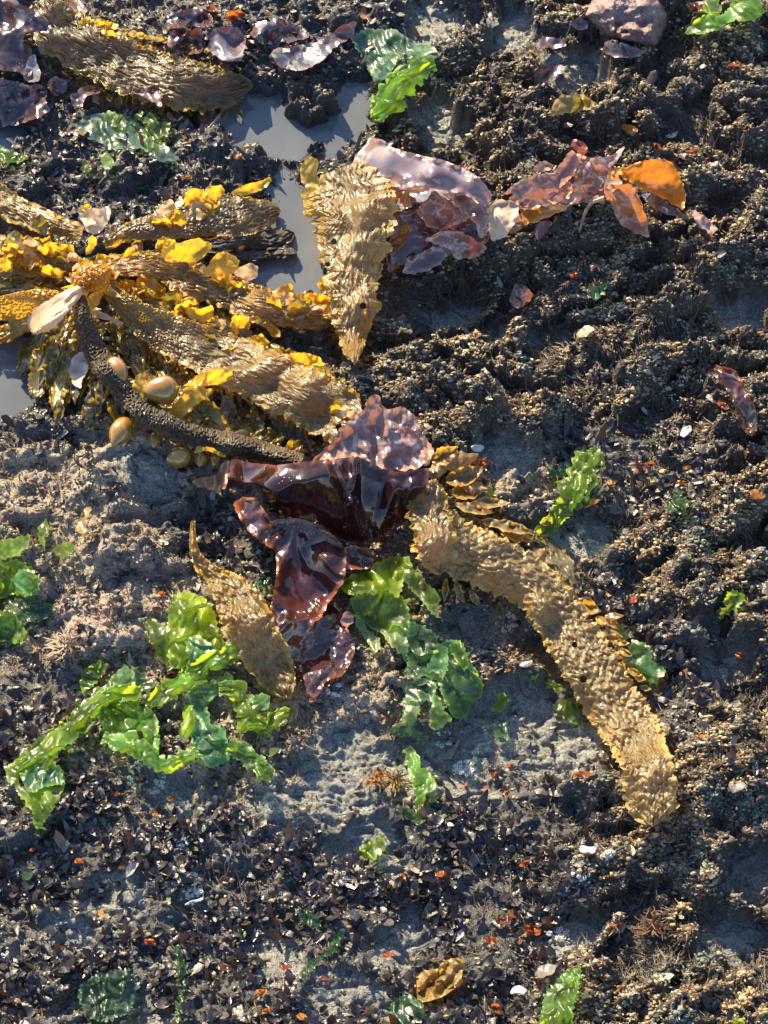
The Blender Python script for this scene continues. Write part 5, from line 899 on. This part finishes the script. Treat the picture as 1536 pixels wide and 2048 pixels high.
for i, (v, x, y, s, ci, lab) in enumerate(SC):
    q = V(v, [(x, y)])[0]; s = s / VIEW[v][2] * 1.15; r_ = np.random.default_rng(1000 + i); n = 9; a0 = r_.uniform(0, 6.28)
    el = r_.uniform(.35, .7); rot_ = r_.uniform(-.5, .5)
    pts = []
    for j in range(n):
        a = 2 * math.pi * j / n; rr = s * .62 * r_.uniform(.62, 1.15); dx, dy = rr * math.cos(a), rr * el * math.sin(a); pts.append((q[0] + dx * math.cos(rot_) - dy * math.sin(rot_), q[1] + dx * math.sin(rot_) + dy * math.cos(rot_)))
    o = sheet('seaweed_scrap', None, M['scrap'], pts, SCC[ci], None, h=.008, crumple=.009, lam=max(8, s * .6), ruffle=2, curl=.006, seed=1100 + i, g=2.4); tag(o, lab, 'seaweed scrap', 'bright red and orange seaweed scraps')

# yellow sprig and brown fronds
def sprig(px, py, n, ln, col, label, seed, mat='scrap', name='algae_sprig'):
    r_ = np.random.default_rng(seed); vs = []; fs = []; o = 0
    for i in range(n):
        a = r_.uniform(0, 6.28); L = ln * r_.uniform(.5, 1.1); m = 6; s = np.linspace(0, 1, m); b = r_.uniform(-1.3, 1.3); an = a + b * s
        X = px + r_.uniform(-.25, .25) * ln + np.r_[0, np.cumsum(np.cos(an[:-1]))] * L / 5; Y = py + r_.uniform(-.3, .3) * ln + np.r_[0, np.cumsum(np.sin(an[:-1]))] * L / 5 * .8; wd = 1.7 * (1 - .6 * s)
        h = .006 + r_.uniform(.004, .016) * np.sin(s * 2.2); P1 = to_world(X - np.sin(an) * wd, Y + np.cos(an) * wd, h); P2 = to_world(X + np.sin(an) * wd, Y - np.cos(an) * wd, h + .0012)
        vs.append(np.stack([P1, P2], 1).reshape(-1, 3)); fs.append(gridfaces(m, 2, o)); o += 2 * m
    b = build(name, np.concatenate(vs), np.concatenate(fs), M[mat], None, np.array(col)); tag(b, label, 'seaweed sprig'); return b
sprig(*V('H', [(430,1570)])[0], 70, 34, (.17,.105,.025), 'bushy yellow-brown sprig left of the single curved green strip', 1, 'strand')
sprig(*V('H', [(310,1560)])[0], 40, 30, (.25,.17,.06), 'tan twiggy sprig left of the bushy yellow-brown one', 2)
sprig(*V('J', [(930,600)])[0], 24, 26, (.16,.07,.03), 'brown feathery sprig over a barnacle knob, lower right', 3, 'strand')
sprig(*V('J', [(1080,600)])[0], 36, 40, (.14,.07,.04), 'tall russet sprig lower right, beside the barnacle knob', 4, 'strand')
sprig(*V('G', [(290,640)])[0], 60, 40, (.24,.17,.11), 'pale frayed tuft on the rock between the lettuce clumps at left', 5, 'strand')
sprig(*V('F', [(340,160)])[0], 40, 22, (.16,.06,.02), 'rusty bushy tuft right of the pinkish sheet', 8)

# ------------------------------------------------------------------ the turf: flakes, tufts and strands past counting
def scatter_xy(n, seed, wfun):
    r_ = np.random.default_rng(seed); px = r_.uniform(-190, 1726, n); py = r_.uniform(-150, 2210, n); x, y = plane_pt(px, py); zb, zw = zones(x, y, px, py)
    pl = lookup(pool, x, y); hz = lookup(HG, x, y); w = wfun(zb, zw, x, y, px, py, hz, pl); k = r_.uniform(0, 1, n) < w
    return x[k], y[k], px[k], py[k], hz[k], zb[k], zw[:, k], r_
def rotz(a, v): c, s = np.cos(a)[:, None], np.sin(a)[:, None]; return np.stack([v[..., 0] * c - v[..., 1] * s, v[..., 0] * s + v[..., 1] * c, v[..., 2]], -1)
def flakes():
    x, y, px, py, z, zb, zw, r_ = scatter_xy(112000, 21, lambda zb, zw, x, y, px, py, hz, pl: (1 - zb * .93) * np.clip(.08 * zw[0] + 1.0 * zw[1] + .55 * zw[2] + .20 * zw[3], 0, 1) * (pl < .45) * sstep(-.4, .3, fbm(x * 20, y * 20, 3, 131) + .2) * (.12 + .88 * sstep(-.35, .15, fbm(x * 9, y * 9, 3, 133))))
    n = len(x); L = .005 + .019 * r_.beta(1.3, 2.6, n) + .009 * (r_.uniform(0, 1, n) < .06); wd = L * r_.uniform(.35, .8, n)
    u = np.array([0, .38, .75, 1.]); prof = np.array([.35, 1, .8, .25]); k = 3; t = np.array([-1, 0, 1.])
    U_, T_ = np.meshgrid(u, t, indexing='ij'); pr = prof[:, None] * np.ones(3)
    jit = 1 + r_.uniform(-.35, .35, (n, 4, 3))
    X = (U_ - .3)[None] * L[:, None, None] + r_.uniform(-.10, .10, (n, 4, 3)) * L[:, None, None]; Y = T_[None] * pr[None] * jit * wd[:, None, None] / 2
    bend = r_.normal(0, .45, n)[:, None, None]; cup = r_.normal(0, .5, n)[:, None, None]; til = (r_.uniform(-.15, 1.0, n))[:, None, None]
    Z = til * X + bend * X ** 2 / L[:, None, None] * 1.6 + cup * Y ** 2 / wd[:, None, None] * 2 + r_.uniform(-.06, .06, (n, 4, 3)) * L[:, None, None]
    v = np.stack([X, Y, Z], -1).reshape(n, 12, 3); v = rotz(np.repeat(r_.uniform(0, 6.28, n)[:, None], 1, 1)[:, 0][:, None].repeat(12, 1).ravel(), v.reshape(-1, 3)[:, None, :])[:, 0].reshape(n, 12, 3)
    v = v + np.stack([x, y, z + .0012 + .0035 * r_.uniform(0, 1, n)], -1)[:, None]
    ty = r_.uniform(0, 1, n); c = np.array([.017, .017, .021]) * r_.uniform(.35, 1.7, (n, 1)) * np.ones(3)
    c[ty > .62] = np.array([.042, .031, .027]) * r_.uniform(.5, 1.5, ((ty > .62).sum(), 1)); c[ty > .9] = np.array([.085, .078, .07]) * r_.uniform(.6, 1.6, ((ty > .9).sum(), 1))
    hot = blobs(px, py, [(1290,960,230,90),(1000,470,130,60),(140,1700,190,60),(1150,1540,150,60),(1000,1850,150,70),(560,1960,120,60),(1250,300,200,60),(940,930,70,50),(1400,1220,120,60)])
    m = r_.uniform(0, 1, n) < .004 + .055 * hot; c[m] = np.array([.17, .065, .025]) * r_.uniform(.4, 1.5, (m.sum(), 1)); m2 = r_.uniform(0, 1, n) < .02; c[m2] = np.array([.06, .09, .03]); m3 = r_.uniform(0, 1, n) < .012; c[m3] = np.array([.36, .34, .30])
    f = (gridfaces(4, 3)[None] + (np.arange(n) * 12)[:, None, None]).reshape(-1, 4)
    o = build('turf_flakes', v.reshape(-1, 3), f, M['flake'], None, np.repeat(np.clip(c, 0, .8), 12, 0)); tag(o, 'dark flaky seaweed turf covering the rock', None, None, 'stuff')
flakes()
ICO = None
def ico():
    t = (1 + 5 ** .5) / 2; v = np.array([(-1, t, 0), (1, t, 0), (-1, -t, 0), (1, -t, 0), (0, -1, t), (0, 1, t), (0, -1, -t), (0, 1, -t), (t, 0, -1), (t, 0, 1), (-t, 0, -1), (-t, 0, 1)], float); v /= np.linalg.norm(v[0])
    f = np.array([(0,11,5),(0,5,1),(0,1,7),(0,7,10),(0,10,11),(1,5,9),(5,11,4),(11,10,2),(10,7,6),(7,1,8),(3,9,4),(3,4,2),(3,2,6),(3,6,8),(3,8,9),(4,9,5),(2,4,11),(6,2,10),(8,6,7),(9,8,1)]); return v, f
def tufts():
    V0, F0 = ico()
    L_ = lumpy
    def wf(zb, zw, x, y, px, py, hz, pl):
        c = lookup(L_, x, y); return ((1 - zb * .9) * (zw[0] * (.03 + .55 * sstep(.012, .022, c)) + zw[3] * .28 * sstep(-.2, .5, fbm(x * 30, y * 30, 3, 141)) + .12 * zw[2] + .05 * zw[1]) + .22 * zb) * (pl < .4)
    x, y, px, py, z, zb, zw, r_ = scatter_xy(230000, 22, wf); n = len(x)
    R = (.0011 + .0040 * r_.beta(1.1, 3.4, n)) * (1 - .6 * zb)
    v = V0[None] * (1 + r_.uniform(-.5, .5, (n, 12, 1))) * R[:, None, None] * np.stack([r_.uniform(.8, 2.0, n), r_.uniform(.7, 1.2, n), r_.uniform(.6, 1.1, n)], -1)[:, None]; v = v + np.stack([x, y, z + R * r_.uniform(-.3, .7, n)], -1)[:, None]
    hue = fbm(x * 14, y * 14, 3, 143)[:, None]; tone = 1 + .75 * fbm(x * 20, y * 20, 3, 147)[:, None]
    c = np.array([.31, .245, .155]) * r_.uniform(.55, 1.6, (n, 1)) * (1 + .7 * hue * np.array([1, .55, .1])) * tone; m = r_.uniform(0, 1, n) < .05; c[m] = np.array([.22, .085, .03]) * r_.uniform(.5, 1.4, (m.sum(), 1))  # beige base puts the sunlight on the crests into the tuft colour
    w3 = zw[3] > .5; c[w3] = np.array([.20, .155, .12]) * r_.uniform(.5, 1.5, (w3.sum(), 1)) * (1 + .25 * hue[w3] * np.array([1, .2, .6])); wb = zb > .5; c[wb] = np.array([.24, .235, .22]) * r_.uniform(.5, 1.5, (wb.sum(), 1))
    f = (F0[None] + (np.arange(n) * 12)[:, None, None]).reshape(-1, 3)
    o = build('turf_tufts', v.reshape(-1, 3), f, M['nodule'], None, np.repeat(np.clip(c, .004, .7), 12, 0)); tag(o, 'knobbly brown algal turf on the crests of the rock', None, None, 'stuff')
tufts()
def strands():
    x, y, px, py, z, zb, zw, r_ = scatter_xy(115000, 23, lambda zb, zw, x, y, px, py, hz, pl: (1 - zb * .95) * (.95 * zw[0] * (1 - .8 * sstep(.012, .020, lookup(ST, x, y))) + .14 * zw[1] + .2 * zw[2] + .1 * zw[3]) * (pl < .4) * sstep(-.6, .3, fbm(x * 18, y * 18, 2, 151) + .15))
    n = len(x); L = r_.uniform(.010, .032, n); wd = r_.uniform(.0005, .0013, n); m = 6; s = np.linspace(0, 1, m)
    HS = boxblur(boxblur(HG, 2), 2); e_ = .006; sx = lookup(HS, x + e_, y) - lookup(HS, x - e_, y); sy = lookup(HS, x, y + e_) - lookup(HS, x, y - e_); a0 = np.arctan2(-sy - .0035, -sx + .002) + .5 * fbm(x * 9, y * 9, 2, 153) + r_.normal(0, .28, n); b = r_.normal(0, .6, n)
    an = a0[:, None] + b[:, None] * s; X = x[:, None] + np.concatenate([np.zeros((n, 1)), np.cumsum(np.cos(an[:, :-1]), 1)], 1) * L[:, None] / (m - 1); Y = y[:, None] + np.concatenate([np.zeros((n, 1)), np.cumsum(np.sin(an[:, :-1]), 1)], 1) * L[:, None] / (m - 1)
    Z = lookup(HG, X.ravel(), Y.ravel()).reshape(n, m); Z = .6 * Z + .4 * np.maximum(Z, z[:, None]) + .0012 + r_.uniform(0, .004, n)[:, None] * np.sin(math.pi * s)
    w = (wd[:, None] * (1 - .55 * s)); P1 = np.stack([X - np.sin(an) * w, Y + np.cos(an) * w, Z - .0004], -1); P2 = np.stack([X + np.sin(an) * w, Y - np.cos(an) * w, Z - .0004], -1); P0 = np.stack([X, Y, Z + w * .9], -1)
    v = np.stack([P1, P0, P2], 2).reshape(-1, 3); f = (gridfaces(m, 3)[None] + (np.arange(n) * m * 3)[:, None, None]).reshape(-1, 4)
    c = np.array([.052, .042, .034]) * r_.uniform(.45, 1.7, (n, 1)) * np.ones(3); q = r_.uniform(0, 1, n) < .14; c[q] = np.array([.12, .07, .035]) * r_.uniform(.5, 1.5, (q.sum(), 1))
    o = build('turf_strands', v, f, M['strand'], None, np.repeat(np.clip(c, .004, .6), m * 3, 0)); tag(o, 'stringy dark brown turf combed down the rock', None, None, 'stuff')
strands()
def sprigs():
    x, y, px, py, z, zb, zw, r_ = scatter_xy(145000, 24, lambda zb, zw, x, y, px, py, hz, pl: (1 - zb * .95) * (.75 * zw[0] * sstep(.010, .020, lookup(lumpy, x, y)) + .22 * zw[3] + .10 * zw[2] + .015 * zw[1]) * (pl < .4))
    n = len(x); m = 4; s = np.linspace(0, 1, m); L = r_.uniform(.003, .0095, n); wd = r_.uniform(.0006, .0014, n); a = r_.uniform(0, 6.28, n); b = r_.normal(0, .8, n); el = r_.uniform(.1, 1.1, n)
    an = a[:, None] + b[:, None] * s; cx = np.concatenate([np.zeros((n, 1)), np.cumsum(np.cos(an[:, 1:]), 1)], 1) / (m - 1); cy = np.concatenate([np.zeros((n, 1)), np.cumsum(np.sin(an[:, 1:]), 1)], 1) / (m - 1)
    X = x[:, None] + cx * (L * np.cos(el))[:, None]; Y = y[:, None] + cy * (L * np.cos(el))[:, None]; Z = z[:, None] - .0005 + (L * np.sin(el))[:, None] * s ** .9
    w = wd[:, None] * np.array([.7, 1., 1.25, .7]); P1 = np.stack([X - np.sin(an) * w, Y + np.cos(an) * w, Z], -1); P2 = np.stack([X + np.sin(an) * w, Y - np.cos(an) * w, Z], -1); P0 = np.stack([X, Y, Z + w * .8], -1)
    v = np.stack([P1, P0, P2], 2).reshape(-1, 3); f = (gridfaces(m, 3)[None] + (np.arange(n) * m * 3)[:, None, None]).reshape(-1, 4)
    hue = fbm(x * 14, y * 14, 3, 143)[:, None]; tone = 1 + .75 * fbm(x * 20, y * 20, 3, 147)[:, None]
    c = np.array([.30, .235, .145]) * r_.uniform(.4, 1.6, (n, 1)) * (1 + .7 * hue * np.array([1, .5, .1])) * tone; q = r_.uniform(0, 1, n) < .07 + .45 * sstep(.0, .45, fbm(x * 11, y * 11, 3, 149)); c[q] = np.array([.23, .095, .035]) * r_.uniform(.5, 1.5, (q.sum(), 1)); q = zw[1] + zw[2] > .6; c[q] *= .4  # same crest sunlight put into the beige of the tips
    o = build('turf_sprigs', v, f, M['nodule'], None, np.repeat(np.clip(c, .004, .6), m * 3, 0)); tag(o, 'stubby branching brown turf tips on the rock', None, None, 'stuff')
sprigs()

# ------------------------------------------------------------------ daylight
SUN_EL = math.radians(31); SUN_AZ = math.radians(-28)      # azimuth from +Y (straight ahead), minus = to the left
sun = bpy.data.lights.new('sun', 'SUN'); sun.energy = 5.; sun.angle = math.radians(.5); sun.color = (1., .80, .50)
so = bpy.data.objects.new('sun', sun); COL.objects.link(so)
dirv = Vector((math.sin(SUN_AZ) * math.cos(SUN_EL), math.cos(SUN_AZ) * math.cos(SUN_EL), math.sin(SUN_EL)))
so.rotation_euler = dirv.to_track_quat('Z', 'Y').to_euler(); so.location = dirv * 5
wd = bpy.data.worlds.new('World'); scene.world = wd; wd.use_nodes = True; nt = wd.node_tree
bg = nt.nodes['Background']; sky = nt.nodes.new('ShaderNodeTexSky'); sky.sky_type = 'NISHITA'; sky.sun_disc = False
sky.sun_elevation = SUN_EL; sky.sun_rotation = SUN_AZ % (2 * math.pi); sky.dust_density = .6; sky.ozone_density = 2.5; sky.air_density = 1.
nt.links.new(sky.outputs[0], bg.inputs[0]); bg.inputs[1].default_value = .115
vs = scene.view_settings; vs.view_transform = 'Standard'; vs.look = 'None'; vs.gamma = 1; vs.exposure = 1.65
scene.cycles.max_bounces = 6; scene.cycles.transparent_max_bounces = 6; scene.cycles.caustics_reflective = False; scene.cycles.caustics_refractive = False
